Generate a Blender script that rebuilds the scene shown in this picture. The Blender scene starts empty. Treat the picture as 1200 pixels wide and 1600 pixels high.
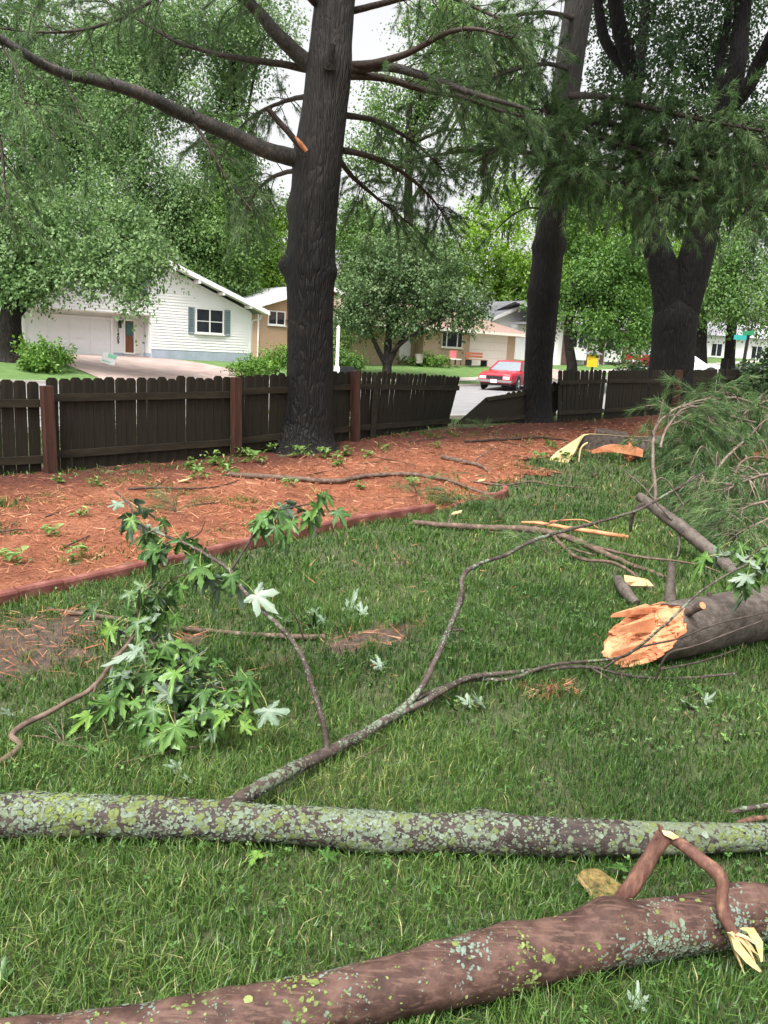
import bpy, math, random
import numpy as np
from mathutils import Matrix, Vector, Quaternion
R = math.radians
rng = np.random.default_rng(7); random.seed(7)
scn = bpy.context.scene
col = scn.collection

# ------------------------------------------------------------------ camera, world, sun, exposure
FPX, PITCH, ROLL = 1230.0, R(11.36), R(3.0)
CAM = np.array([0, 0, 1.62])
fw = np.array([0, math.cos(PITCH), -math.sin(PITCH)])
_r0 = np.array([1.0, 0, 0]); _u0 = np.array([0, math.sin(PITCH), math.cos(PITCH)])
rt = _r0 * math.cos(ROLL) + _u0 * math.sin(ROLL)
up = -_r0 * math.sin(ROLL) + _u0 * math.cos(ROLL)
cd = bpy.data.cameras.new('camera'); cam = bpy.data.objects.new('camera', cd); col.objects.link(cam)
cd.sensor_fit = 'VERTICAL'; cd.sensor_height = 36.0; cd.lens = 36.0 * FPX / 1600.0
cd.clip_start = 0.05; cd.clip_end = 2000
cam.matrix_world = Matrix(((rt[0], up[0], -fw[0], CAM[0]), (rt[1], up[1], -fw[1], CAM[1]), (rt[2], up[2], -fw[2], CAM[2]), (0, 0, 0, 1)))
scn.camera = cam

SUN_EL, SUN_AZ = 62.0, 205.0        # high, a little behind the camera, behind thin cloud
world = bpy.data.worlds.new('World'); scn.world = world; world.use_nodes = True
wn = world.node_tree; bg = wn.nodes['Background']
sky = wn.nodes.new('ShaderNodeTexSky'); sky.sky_type = 'NISHITA'; sky.sun_disc = False
sky.sun_elevation = R(SUN_EL); sky.sun_rotation = R(SUN_AZ); sky.air_density = 1.0; sky.dust_density = 6.0; sky.ozone_density = 1.0
hs = wn.nodes.new('ShaderNodeHueSaturation'); hs.inputs['Saturation'].default_value = 0.06; hs.inputs['Value'].default_value = 1.0
wn.links.new(sky.outputs[0], hs.inputs['Color']); wn.links.new(hs.outputs[0], bg.inputs[0]); bg.inputs[1].default_value = 0.1
sd = bpy.data.lights.new('sun', 'SUN'); sd.energy = 1.5; sd.angle = R(24); sd.color = (1.0, 0.96, 0.9)
sun = bpy.data.objects.new('sun', sd); col.objects.link(sun)
_az = R(SUN_AZ); sdir = Vector((math.sin(_az) * math.cos(R(SUN_EL)), math.cos(_az) * math.cos(R(SUN_EL)), math.sin(R(SUN_EL))))
sun.rotation_euler = sdir.to_track_quat('Z', 'Y').to_euler()
scn.view_settings.view_transform = 'Standard'; scn.view_settings.look = 'None'
scn.view_settings.exposure = 1.75; scn.view_settings.gamma = 1.0; scn.view_settings.use_curve_mapping = False
scn.render.engine = 'CYCLES'
scn.cycles.max_bounces = 4; scn.cycles.diffuse_bounces = 2; scn.cycles.glossy_bounces = 2; scn.cycles.transmission_bounces = 2; scn.cycles.transparent_max_bounces = 4

# ------------------------------------------------------------------ measuring helpers (sight lines to real distances)
def ray(x, y): return fw + rt * (x - 600) / FPX + up * (800 - y) / FPX
def P(x, y, Y):
    d = ray(x, y); return CAM + d * (Y / d[1])
def Gz(x, y, z):
    d = ray(x, y); return CAM + d * ((z - CAM[2]) / d[2])
def sst(a, b, x):
    t = np.clip((np.asarray(x, float) - a) / (b - a), 0, 1); return t * t * (3 - 2 * t)

# ------------------------------------------------------------------ numpy noise
_perm = np.random.default_rng(3).random(4096)
def _h(ix, iy, iz): return _perm[(ix * 73 + iy * 1031 + iz * 3571 + ((ix * iy) ^ (iz * 19))) & 4095]
def vn(p):
    p = np.asarray(p, float); i = np.floor(p).astype(np.int64); f = p - i; f = f * f * (3 - 2 * f); o = 0
    for dx in (0, 1):
        for dy in (0, 1):
            for dz in (0, 1):
                w = (f[..., 0] if dx else 1 - f[..., 0]) * (f[..., 1] if dy else 1 - f[..., 1]) * (f[..., 2] if dz else 1 - f[..., 2])
                o = o + w * _h(i[..., 0] + dx, i[..., 1] + dy, i[..., 2] + dz)
    return o
def fbm(p, o=4):
    s = 0; a = .5; p = np.asarray(p, float)
    for k in range(o): s = s + a * vn(p * 2 ** k + 17.3 * k); a *= .5
    return s
def n2(x, y, sc=1.0, seed=0.0):
    x = np.asarray(x, float); y = np.asarray(y, float)
    return vn(np.stack([x * sc + seed, y * sc + seed * .7, np.full_like(x, seed)], -1))

# ------------------------------------------------------------------ objects and tags
def tag(o, label=None, cat=None, group=None, kind=None):
    if label: o['label'] = label
    if cat: o['category'] = cat
    if group: o['group'] = group
    if kind: o['kind'] = kind
    return o
def empty(name, loc, label=None, cat=None, group=None, rz=0.0):
    o = bpy.data.objects.new(name, None); col.objects.link(o); o.location = tuple(loc); o.rotation_euler = (0, 0, rz)
    o.empty_display_size = .1
    return tag(o, label, cat, group)
def link(name, me, parent=None, M=None):
    o = bpy.data.objects.new(name, me); col.objects.link(o)
    if parent is not None: o.parent = parent
    if M is not None: o.matrix_local = M
    return o
def copy_tree(o, parent=None):
    c = o.copy(); col.objects.link(c); c.parent = parent
    for ch in list(o.children): copy_tree(ch, c)
    return c
class MB:
    """collects vertices and faces, then links them as one mesh object"""
    def __init__(s): s.V = []; s.F = []; s.n = 0
    def add(s, v, f, m=0, smooth=True, rnd=None):
        v = np.asarray(v, float).reshape(-1, 3); f = np.asarray(f, np.int64)
        if len(f) == 0: return s
        r = np.full(len(v), .5) if rnd is None else np.broadcast_to(np.asarray(rnd, float), (len(v),))
        s.V.append((v, r)); s.F.append((f + s.n, m, smooth)); s.n += len(v); return s
    def box(s, a, b, m=0):
        x0, y0, z0 = a; x1, y1, z1 = b
        v = [(x0, y0, z0), (x1, y0, z0), (x1, y1, z0), (x0, y1, z0), (x0, y0, z1), (x1, y0, z1), (x1, y1, z1), (x0, y1, z1)]
        return s.add(v, [(0, 3, 2, 1), (4, 5, 6, 7), (0, 1, 5, 4), (1, 2, 6, 5), (2, 3, 7, 6), (3, 0, 4, 7)], m, False)
    def prism(s, poly, y0, y1, m=0):
        """poly in local x,z extruded along local y"""
        n = len(poly); v = [(x, y0, z) for x, z in poly] + [(x, y1, z) for x, z in poly]
        s.add(v, [(i, (i + 1) % n, n + (i + 1) % n, n + i) for i in range(n)], m, False)
        for k, sg in ((0, 1), (n, -1)):
            for i in range(1, n - 1): s.add([v[k], v[k + i], v[k + i + 1]], [(0, 1, 2)[::sg]], m, False)
        return s
    def mesh(s, name, mats):
        me = bpy.data.meshes.new(name)
        V = np.concatenate([a for a, b in s.V]); RN = np.concatenate([b for a, b in s.V])
        me.vertices.add(len(V)); me.vertices.foreach_set('co', V.astype(np.float32).ravel())
        li = np.concatenate([f.ravel() for f, m, sm in s.F]); tot = np.concatenate([np.full(len(f), f.shape[1]) for f, m, sm in s.F])
        st = np.concatenate([[0], np.cumsum(tot)[:-1]])
        me.loops.add(len(li)); me.loops.foreach_set('vertex_index', li.astype(np.int32))
        me.polygons.add(len(tot)); me.polygons.foreach_set('loop_start', st.astype(np.int32))
        try: me.polygons.foreach_set('loop_total', tot.astype(np.int32))
        except Exception: pass
        me.polygons.foreach_set('material_index', np.concatenate([np.full(len(f), m) for f, m, sm in s.F]).astype(np.int32))
        me.update(calc_edges=True); me.validate()
        me.polygons.foreach_set('use_smooth', np.concatenate([np.full(len(f), sm) for f, m, sm in s.F]).astype(bool))
        at = me.attributes.new('rnd', 'FLOAT', 'POINT'); at.data.foreach_set('value', RN.astype(np.float32))
        for m in (mats if isinstance(mats, (list, tuple)) else [mats]): me.materials.append(m)
        return me
    def build(s, name, mats, parent=None, M=None): return link(name, s.mesh(name, mats), parent, M)

def resample(pts, rad, step):
    p = np.asarray(pts, float); r = np.asarray(rad, float)
    if len(r) != len(p): r = np.interp(np.linspace(0, 1, len(p)), np.linspace(0, 1, len(r)), r)
    out = []; ro = []
    n = len(p)
    for i in range(n - 1):
        p0, p1, p2, p3 = p[max(i - 1, 0)], p[i], p[i + 1], p[min(i + 2, n - 1)]
        k = max(1, int(np.linalg.norm(p2 - p1) / step))
        for t in np.arange(k) / k:
            out.append(.5 * ((2 * p1) + (-p0 + p2) * t + (2 * p0 - 5 * p1 + 4 * p2 - p3) * t * t + (-p0 + 3 * p1 - 3 * p2 + p3) * t ** 3)); ro.append(r[i] + (r[i + 1] - r[i]) * t)
    out.append(p[-1]); ro.append(r[-1]); return np.array(out), np.array(ro)
def frames(p):
    t = np.gradient(p, axis=0); t /= np.linalg.norm(t, axis=1)[:, None] + 1e-9
    a = np.array([0, 0, 1.0]) if abs(t[0][2]) < .9 else np.array([0, 1.0, 0])
    u = np.cross(t[0], a); u /= np.linalg.norm(u); U = [u]
    for i in range(1, len(p)):
        u = U[-1] - t[i] * np.dot(U[-1], t[i]); u /= np.linalg.norm(u) + 1e-9; U.append(u)
    U = np.array(U); return t, U, np.cross(t, U)
def tube(mb, pts, rad, n=8, step=.05, wob=0.0, disp=None, m=0, cap=True, capm=None, rnd=None, seed=0.0):
    p, r = resample(pts, rad, step)
    if wob:
        L = np.concatenate([[0], np.cumsum(np.linalg.norm(np.diff(p, axis=0), axis=1))])
        sd_ = seed + p[0, 0] * 3.1 + p[0, 1]
        for ax in range(3):
            q = np.stack([L / (wob * 12 + .05), np.full_like(L, sd_), np.full_like(L, ax * 9.7)], -1); p[:, ax] += (fbm(q, 3) - .44) * wob * 2 * np.minimum(1, L / .1)
    t, U, W = frames(p); k = len(p)
    a = np.arange(n) / n * 2 * math.pi
    d = np.cos(a)[None, :, None] * U[:, None] + np.sin(a)[None, :, None] * W[:, None]
    rr = np.broadcast_to(r[:, None], (k, n)).copy()
    v = p[:, None] + d * rr[..., None]
    if disp is not None: v = v + d * disp(v, rr, a)[..., None]
    tube.last = (v.copy(), p); v = v.reshape(-1, 3)
    i = np.arange(k - 1)[:, None] * n; j = np.arange(n)[None]; j2 = (j + 1) % n
    f = np.stack([i + j, i + j2, i + n + j2, i + n + j], -1).reshape(-1, 4)
    mb.add(v, f, m, True, rnd)
    if cap:
        for e, c in ((0, p[0]), (k - 1, p[-1])):
            ring = v[e * n:(e + 1) * n]; vv = np.vstack([ring, c[None]])
            ff = [(q, (q + 1) % n, n) if e else ((q + 1) % n, q, n) for q in range(n)]
            mb.add(vv, ff, m if capm is None else capm, False, rnd)
    return p, r
def norm(v): return v / (np.linalg.norm(v, axis=-1, keepdims=True) + 1e-9)

# ------------------------------------------------------------------ materials
def newmat(name):
    m = bpy.data.materials.new(name); m.use_nodes = True; nt = m.node_tree; b = nt.nodes['Principled BSDF']
    return m, nt, b
def nd(nt, t, **kw):
    n = nt.nodes.new('ShaderNode' + t)
    for k, v in kw.items():
        if k in n.inputs.keys(): n.inputs[k].default_value = v
        else: setattr(n, k, v)
    return n
def ramp(nt, src, cols, interp='LINEAR'):
    r = nt.nodes.new('ShaderNodeValToRGB'); r.color_ramp.interpolation = interp; e = r.color_ramp.elements
    while len(e) < len(cols): e.new(.5)
    for i, (p_, c) in enumerate(cols): e[i].position = p_; e[i].color = (*c, 1) if len(c) == 3 else c
    nt.links.new(src, r.inputs[0]); return r.outputs[0]
def coords(nt, stretch=(1, 1, 1), which='Object'):
    tc = nd(nt, 'TexCoord'); mp = nd(nt, 'Mapping'); mp.inputs['Scale'].default_value = stretch
    nt.links.new(tc.outputs[which], mp.inputs[0]); return mp.outputs[0]
def noise(nt, vec, scale, detail=5.0, rough=.6):
    n = nd(nt, 'TexNoise', Scale=scale, Detail=detail, Roughness=rough); nt.links.new(vec, n.inputs['Vector']); return n.outputs[0]
def mixc(nt, fac, a, b):
    m = nt.nodes.new('ShaderNodeMix'); m.data_type = 'RGBA'
    for s, v in ((m.inputs[0], fac), (m.inputs[6], a), (m.inputs[7], b)):
        if hasattr(v, 'links'): nt.links.new(v, s)
        else: s.default_value = v if not isinstance(v, tuple) else (*v, 1)
    return m.outputs[2]
def bump(nt, b, h, strength, dist, prev=None):
    n = nd(nt, 'Bump', Strength=strength, Distance=dist); nt.links.new(h, n.inputs['Height'])
    if prev is not None: nt.links.new(prev, n.inputs['Normal'])
    nt.links.new(n.outputs[0], b.inputs['Normal']); return n.outputs[0]
def pm(name, cols, scale=6, stretch=(1, 1, 1), rough=.8, bs=0, bd=.01, bscale=None, detail=5, spec=.3, metal=0.0, which='Object'):
    m, nt, b = newmat(name); v = coords(nt, stretch, which)
    nz = noise(nt, v, scale, detail)
    nt.links.new(ramp(nt, nz, cols), b.inputs['Base Color'])
    b.inputs['Roughness'].default_value = rough; b.inputs['Specular IOR Level'].default_value = spec; b.inputs['Metallic'].default_value = metal
    if bs: bump(nt, b, noise(nt, v, bscale or scale * 3, 6), bs, bd)
    return m
def leafmat(name, cols, trans=.3, rough=.45, spec=.3):
    m, nt, b = newmat(name); a = nd(nt, 'Attribute', attribute_name='rnd')
    c = ramp(nt, a.outputs['Fac'], cols); nt.links.new(c, b.inputs['Base Color'])
    b.inputs['Roughness'].default_value = rough; b.inputs['Specular IOR Level'].default_value = spec
    if trans:
        tr = nd(nt, 'BsdfTranslucent'); mx = nd(nt, 'MixShader'); mx.inputs[0].default_value = trans
        hsv = nd(nt, 'HueSaturation', Saturation=1.1, Value=1.3); nt.links.new(c, hsv.inputs['Color']); nt.links.new(hsv.outputs[0], tr.inputs[0])
        nt.links.new(b.outputs[0], mx.inputs[1]); nt.links.new(tr.outputs[0], mx.inputs[2])
        nt.links.new(mx.outputs[0], nt.nodes['Material Output'].inputs[0])
    return m
def barkmat(name, c0, c1, c2, sc=9, st=(1, 1, .22), rough=.8, bs=.8, bd=.02, young=None):
    """furrowed bark; young=(z0, z1, colour) gives the smoother grey bark of the upper stem"""
    m, nt, b = newmat(name); v = coords(nt, st); dn = nd(nt, 'TexNoise', Scale=3.0, Detail=4.0); nt.links.new(v, dn.inputs['Vector'])
    add = nd(nt, 'VectorMath', operation='MULTIPLY_ADD'); nt.links.new(dn.outputs['Color'], add.inputs[0]); add.inputs[1].default_value = (.45, .45, .25); nt.links.new(v, add.inputs[2])
    vo = nd(nt, 'TexVoronoi', Scale=sc, feature='DISTANCE_TO_EDGE'); nt.links.new(add.outputs[0], vo.inputs['Vector'])
    fine = noise(nt, v, 34, 8, .75)
    cc = ramp(nt, vo.outputs['Distance'], [(0, c0), (.14, c1), (.6, c2)]); big = noise(nt, coords(nt), 1.6, 5)
    c = mixc(nt, ramp(nt, fine, [(.3, (0, 0, 0)), (.75, (1, 1, 1))]), cc, c1)
    c = mixc(nt, ramp(nt, big, [(.35, (0, 0, 0)), (.7, (.7, .7, .7))]), c, c0)
    c = mixc(nt, ramp(nt, noise(nt, coords(nt), 6, 5), [(.5, (0, 0, 0)), (.75, (.45, .45, .45))]), c, (c2[0] * 1.5, c2[1] * 1.15, c2[2] * .9))
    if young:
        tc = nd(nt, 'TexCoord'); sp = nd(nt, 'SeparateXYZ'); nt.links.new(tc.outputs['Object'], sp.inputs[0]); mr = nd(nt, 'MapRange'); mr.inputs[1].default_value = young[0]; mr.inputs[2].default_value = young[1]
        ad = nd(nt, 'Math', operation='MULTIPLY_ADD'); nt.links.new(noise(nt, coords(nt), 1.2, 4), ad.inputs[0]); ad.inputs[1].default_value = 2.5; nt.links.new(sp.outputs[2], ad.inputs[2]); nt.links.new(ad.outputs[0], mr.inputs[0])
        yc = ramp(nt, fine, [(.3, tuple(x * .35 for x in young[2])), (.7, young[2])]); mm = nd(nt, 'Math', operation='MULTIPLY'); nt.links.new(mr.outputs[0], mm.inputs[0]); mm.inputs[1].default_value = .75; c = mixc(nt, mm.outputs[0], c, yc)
    nt.links.new(c, b.inputs['Base Color']); b.inputs['Roughness'].default_value = rough; b.inputs['Specular IOR Level'].default_value = .3
    n1 = bump(nt, b, ramp(nt, vo.outputs['Distance'], [(0, (0, 0, 0)), (.25, (1, 1, 1))]), bs, bd); bump(nt, b, fine, .6, .008, n1)
    return m
def lichenbark(name, base, cover, greens, sc=1.0, bandz=0.0):
    """bark with crusty lichen patches of uneven density"""
    m, nt, b = newmat(name); v = coords(nt)
    n1 = noise(nt, v, 14 * sc, 6, .65); bk = ramp(nt, n1, [(.3, base[0]), (.5, base[1]), (.72, base[2])])
    wv = coords(nt, (3, 30, 30)); ln = noise(nt, wv, 3 * sc, 4); bk = mixc(nt, ramp(nt, ln, [(.52, (0, 0, 0)), (.6, (.6, .6, .6))]), bk, base[2])
    dn = nd(nt, 'TexNoise', Scale=60.0 * sc, Detail=4.0); nt.links.new(v, dn.inputs['Vector'])
    ad = nd(nt, 'VectorMath', operation='MULTIPLY_ADD'); nt.links.new(dn.outputs['Color'], ad.inputs[0]); ad.inputs[1].default_value = (.022, .022, .022); nt.links.new(v, ad.inputs[2])
    hts = []
    c = bk
    for k, (g, scale, thr, dens) in enumerate(greens):
        vo = nd(nt, 'TexVoronoi', Scale=scale * sc, Randomness=1.0); nt.links.new(ad.outputs[0], vo.inputs['Vector'])
        ds = noise(nt, v, dens, 3, .6)
        thrn = nd(nt, 'MapRange'); nt.links.new(ds, thrn.inputs[0]); thrn.inputs[1].default_value = cover[0]; thrn.inputs[2].default_value = cover[1]; thrn.inputs[3].default_value = 0.02; thrn.inputs[4].default_value = thr
        lt = nd(nt, 'Math', operation='SUBTRACT'); nt.links.new(thrn.outputs[0], lt.inputs[0]); nt.links.new(vo.outputs['Distance'], lt.inputs[1])
        fac = ramp(nt, lt.outputs[0], [(0, (0, 0, 0)), (.05, (1, 1, 1))])
        gv = noise(nt, v, 90 * sc, 4); gc = ramp(nt, gv, [(.3, tuple(x * .6 for x in g)), (.6, g)])
        c = mixc(nt, fac, c, gc); hts.append(fac)
    nt.links.new(c, b.inputs['Base Color']); b.inputs['Roughness'].default_value = .75; b.inputs['Specular IOR Level'].default_value = .3
    p_ = bump(nt, b, n1, .6, .012)
    for h in hts: p_ = bump(nt, b, h, .6, .004, p_)
    return m
def brickmat(name, c1, c2, mortar):
    m, nt, b = newmat(name); v = coords(nt)
    sep = nd(nt, 'SeparateXYZ'); nt.links.new(v, sep.inputs[0]); ad = nd(nt, 'Math', operation='ADD'); nt.links.new(sep.outputs[0], ad.inputs[0]); nt.links.new(sep.outputs[1], ad.inputs[1])
    cb = nd(nt, 'CombineXYZ'); nt.links.new(ad.outputs[0], cb.inputs[0]); nt.links.new(sep.outputs[2], cb.inputs[1])
    br = nd(nt, 'TexBrick', Scale=1.0); br.inputs['Brick Width'].default_value = .22; br.inputs['Row Height'].default_value = .075; br.inputs['Mortar Size'].default_value = .008
    br.inputs['Color1'].default_value = (*c1, 1); br.inputs['Color2'].default_value = (*c2, 1); br.inputs['Mortar'].default_value = (*mortar, 1); nt.links.new(cb.outputs[0], br.inputs['Vector'])
    nt.links.new(mixc(nt, ramp(nt, noise(nt, v, 2.5, 5), [(.3, (0, 0, 0)), (.8, (.5, .5, .5))]), br.outputs[0], c2), b.inputs['Base Color'])
    b.inputs['Roughness'].default_value = .9; bump(nt, b, br.outputs['Fac'], -.5, .01); return m
def plain(name, c, rough=.5, metal=0, spec=.4, var=.12):
    d = tuple(x * (1 - var) for x in c); return pm(name, [(.35, d), (.65, c)], 5, rough=rough, spec=spec, metal=metal)

MT = {}
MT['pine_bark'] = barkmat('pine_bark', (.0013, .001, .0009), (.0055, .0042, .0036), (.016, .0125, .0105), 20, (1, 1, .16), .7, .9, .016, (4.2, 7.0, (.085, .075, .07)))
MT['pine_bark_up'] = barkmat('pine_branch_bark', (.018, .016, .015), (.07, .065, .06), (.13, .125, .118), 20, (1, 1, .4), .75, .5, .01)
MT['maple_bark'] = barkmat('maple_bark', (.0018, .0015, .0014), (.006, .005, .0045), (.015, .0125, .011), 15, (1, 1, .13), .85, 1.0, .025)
MT['far_bark'] = barkmat('far_bark', (.008, .007, .006), (.022, .018, .016), (.045, .038, .032), 7, (1, 1, .3), .9, .8, .03)
MT['twig'] = pm('twig_bark', [(.3, (.02, .013, .01)), (.6, (.06, .043, .035)), (.8, (.12, .1, .085))], 25, (1, 1, 1), .7, .4, .003, 80)
MT['twig_pale'] = pm('pale_twig_bark', [(.3, (.09, .065, .05)), (.6, (.2, .155, .125)), (.8, (.32, .27, .23))], 18, (1, 1, 1), .8, .4, .003, 80)
MT['stick'] = pm('stick_bark', [(.3, (.045, .028, .02)), (.55, (.12, .08, .06)), (.75, (.22, .165, .13))], 22, (1, 1, 1), .75, .5, .004, 70)
MT['log_a'] = lichenbark('lichen_log_bark', ((.01, .007, .006), (.033, .024, .021), (.07, .053, .045)), (.27, .66), [((.125, .15, .095), 44, .8, 2.0), ((.12, .15, .045), 28, .6, 2.6), ((.16, .195, .145), 85, .62, 5.0)])
MT['log_a2'] = lichenbark('lichen_branch_bark', ((.02, .013, .011), (.05, .035, .03), (.1, .075, .065)), (.36, .7), [((.17, .2, .145), 48, .7, 5.0), ((.13, .165, .08), 60, .5, 7.0)])
MT['log_b'] = lichenbark('smooth_log_bark', ((.022, .011, .0085), (.06, .031, .024), (.13, .074, .057)), (.46, .85), [((.16, .21, .17), 75, .85, 6.0), ((.14, .175, .06), 50, .55, 4.0)])
MT['log_b2'] = pm('stub_bark', [(.3, (.05, .022, .016)), (.55, (.13, .062, .046)), (.75, (.3, .16, .1))], 16, (2, 2, .5), .75, .8, .006, 60)
MT['log_c'] = lichenbark('grey_log_bark', ((.03, .024, .02), (.075, .06, .05), (.14, .115, .1)), (.5, .95), [((.17, .16, .14), 60, .5, 5.0)])
MT['wood_orange'] = pm('fresh_orange_wood', [(.25, (.26, .085, .04)), (.45, (.47, .18, .085)), (.6, (.56, .25, .125)), (.8, (.62, .34, .19))], 9, (1, 1, 1), .75, .5, .006, 60)
MT['wood_pale'] = pm('fresh_pale_wood', [(.3, (.42, .25, .1)), (.5, (.56, .37, .18)), (.7, (.66, .49, .29))], 6, (1, 5, 5), .6, .5, .005, 20)
MT['wood_yellow'] = pm('fresh_yellow_wood', [(.3, (.36, .25, .1)), (.5, (.5, .38, .18)), (.7, (.58, .48, .27))], 12, (1, 4, 4), .6, .4, .004, 30)
MT['fence'] = pm('dark_stained_wood', [(.25, (.005, .004, .002)), (.5, (.015, .012, .0065)), (.75, (.032, .026, .015))], 3.0, (6, 6, .5), .75, .5, .004, 12)
MT['fence_rail'] = pm('dark_rail_wood', [(.25, (.006, .005, .0025)), (.5, (.02, .016, .009)), (.75, (.038, .03, .019))], 3.0, (1, 6, 6), .75, .5, .004, 12)
MT['post'] = pm('red_brown_post_wood', [(.25, (.018, .008, .005)), (.5, (.05, .021, .014)), (.75, (.085, .039, .026))], 3.0, (6, 6, .6), .7, .5, .004, 12)
MT['edging'] = pm('red_brown_edging', [(.3, (.1, .032, .026)), (.55, (.17, .058, .046)), (.75, (.25, .11, .09))], 9, (1, 1, 1), .65, .3, .004, 40)
MT['siding'] = pm('white_siding', [(.3, (.74, .73, .73)), (.7, (.82, .81, .81))], .8, rough=.5)
MT['white'] = plain('white_paint', (.8, .79, .79), .45, var=.05)
MT['garage'] = plain('white_garage_paint', (.76, .76, .78), .45, var=.05)
MT['cream'] = plain('cream_paint', (.7, .66, .58), .55, var=.06)
MT['found'] = pm('blue_grey_foundation', [(.3, (.3, .35, .42)), (.7, (.4, .45, .53))], 2, rough=.85)
MT['shutter'] = plain('blue_grey_shutter', (.19, .25, .29), .5)
MT['brick_tan'] = brickmat('tan_brick', (.46, .33, .21), (.38, .26, .17), (.48, .42, .34))
MT['brick_orange'] = brickmat('orange_tan_brick', (.36, .22, .14), (.42, .27, .17), (.45, .38, .3))
MT['brick_red'] = brickmat('dark_red_brick', (.15, .06, .045), (.1, .045, .04), (.25, .2, .18))
MT['roof_grey'] = pm('grey_shingle', [(.3, (.22, .22, .24)), (.7, (.33, .33, .35))], 20, rough=.9, bs=.3, bd=.02)
MT['roof_brown'] = pm('brown_shingle', [(.3, (.2, .13, .105)), (.7, (.3, .21, .175))], 20, rough=.9, bs=.3, bd=.02)
MT['door'] = pm('brown_door_wood', [(.3, (.12, .045, .022)), (.7, (.22, .09, .045))], 4, (8, 8, .6), .4)
m_, nt_, b_ = newmat('window_glass'); MT['glass'] = m_
nt_.links.new(ramp(nt_, noise(nt_, coords(nt_), 1.2, 2), [(.3, (.012, .014, .018)), (.7, (.03, .036, .045))]), b_.inputs['Base Color']); b_.inputs['Roughness'].default_value = .06; b_.inputs['Specular IOR Level'].default_value = .6
MT['carglass'] = plain('car_glass', (.2, .23, .26), .08, 0, .8)  # base colour lightened to stand in for sky reflected in the windows
MT['chrome'] = plain('chrome', (.6, .6, .62), .15, 1.0)
MT['black'] = plain('black_plastic', (.015, .015, .017), .5)
MT['tyre'] = plain('tyre_rubber', (.02, .02, .02), .85)
MT['red_paint'] = plain('red_car_paint', (.4, .012, .03), .25, 0, .6, .05)
MT['darkred_paint'] = plain('dark_red_car_paint', (.2, .008, .014), .25, 0, .6, .05)
MT['white_car'] = plain('white_car_paint', (.75, .75, .77), .25, 0, .6, .04)
MT['lens'] = plain('lamp_lens', (.6, .6, .58), .15, 0, .7)
MT['steel'] = plain('galvanised_steel', (.4, .41, .43), .35, .8)
MT['yellow'] = plain('yellow_paint', (.75, .5, .02), .5)
MT['signgreen'] = plain('green_sign', (.03, .3, .12), .5)
MT['signteal'] = plain('teal_sign', (.03, .32, .3), .5)
MT['asphalt'] = pm('asphalt', [(.3, (.17, .165, .17)), (.6, (.23, .225, .23)), (.8, (.28, .27, .275))], 1.4, rough=.75, bs=.3, bd=.01, bscale=60, spec=.4)
MT['concrete'] = pm('concrete', [(.3, (.32, .29, .26)), (.7, (.44, .4, .37))], 1.6, rough=.85, bs=.2, bd=.01, bscale=40)
MT['drive'] = pm('driveway_concrete', [(.3, (.25, .18, .16)), (.7, (.38, .3, .27))], 1.2, rough=.8, bs=.2, bd=.01, bscale=30)
MT['net'] = plain('green_netting', (.05, .12, .1), .7)
MT['brown_heap'] = pm('brown_mulch_heap', [(.3, (.06, .03, .02)), (.7, (.18, .09, .065))], 14, rough=.95, bs=.8, bd=.03)
MT['terracotta'] = plain('terracotta', (.35, .12, .06), .7)
# leaves and grass
MT['grass'] = leafmat('grass_blade', [(0, (.011, .036, .007)), (.4, (.044, .103, .019)), (.75, (.108, .188, .04)), (.92, (.21, .275, .08)), (1, (.42, .36, .18))], .3, .4, .4)
MT['needle'] = leafmat('pine_needle', [(0, (.035, .075, .027)), (.5, (.1, .175, .065)), (.85, (.19, .27, .11)), (1, (.3, .33, .15))], .4, .5)
MT['needle_fallen'] = leafmat('fallen_bough_needle', [(0, (.03, .07, .022)), (.5, (.095, .17, .055)), (.85, (.18, .26, .1)), (1, (.32, .33, .16))], .2, .45)
MT['straw'] = leafmat('dry_pine_straw', [(0, (.045, .02, .012)), (.3, (.18, .07, .036)), (.7, (.37, .16, .088)), (1, (.58, .35, .21))], .1, .7, .15)
MT['leaf_far'] = leafmat('far_tree_leaf', [(0, (.05, .11, .03)), (.5, (.11, .2, .05)), (1, (.19, .3, .085))], .35)
MT['leaf_pale'] = leafmat('pale_tree_leaf', [(0, (.065, .13, .045)), (.5, (.13, .22, .075)), (.85, (.2, .3, .12)), (1, (.32, .4, .22))], .35)
MT['leaf_bright'] = leafmat('bright_tree_leaf', [(0, (.08, .17, .02)), (.5, (.17, .3, .035)), (1, (.28, .42, .06))], .4)
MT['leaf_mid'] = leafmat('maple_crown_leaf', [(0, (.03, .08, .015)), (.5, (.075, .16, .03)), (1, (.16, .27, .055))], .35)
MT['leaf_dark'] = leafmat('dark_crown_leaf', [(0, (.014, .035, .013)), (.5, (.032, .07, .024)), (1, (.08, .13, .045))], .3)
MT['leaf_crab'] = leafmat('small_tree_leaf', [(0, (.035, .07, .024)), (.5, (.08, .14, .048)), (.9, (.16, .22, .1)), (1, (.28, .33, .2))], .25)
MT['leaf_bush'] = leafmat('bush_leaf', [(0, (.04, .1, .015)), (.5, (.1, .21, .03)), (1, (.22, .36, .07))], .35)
MT['leaf_clover'] = leafmat('clover_leaf', [(0, (.05, .12, .03)), (.6, (.09, .19, .05)), (1, (.17, .29, .09))], .3)
MT['leaf_weed'] = leafmat('weed_leaf', [(0, (.07, .14, .03)), (.6, (.14, .24, .06)), (1, (.26, .36, .13))], .3)
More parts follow.
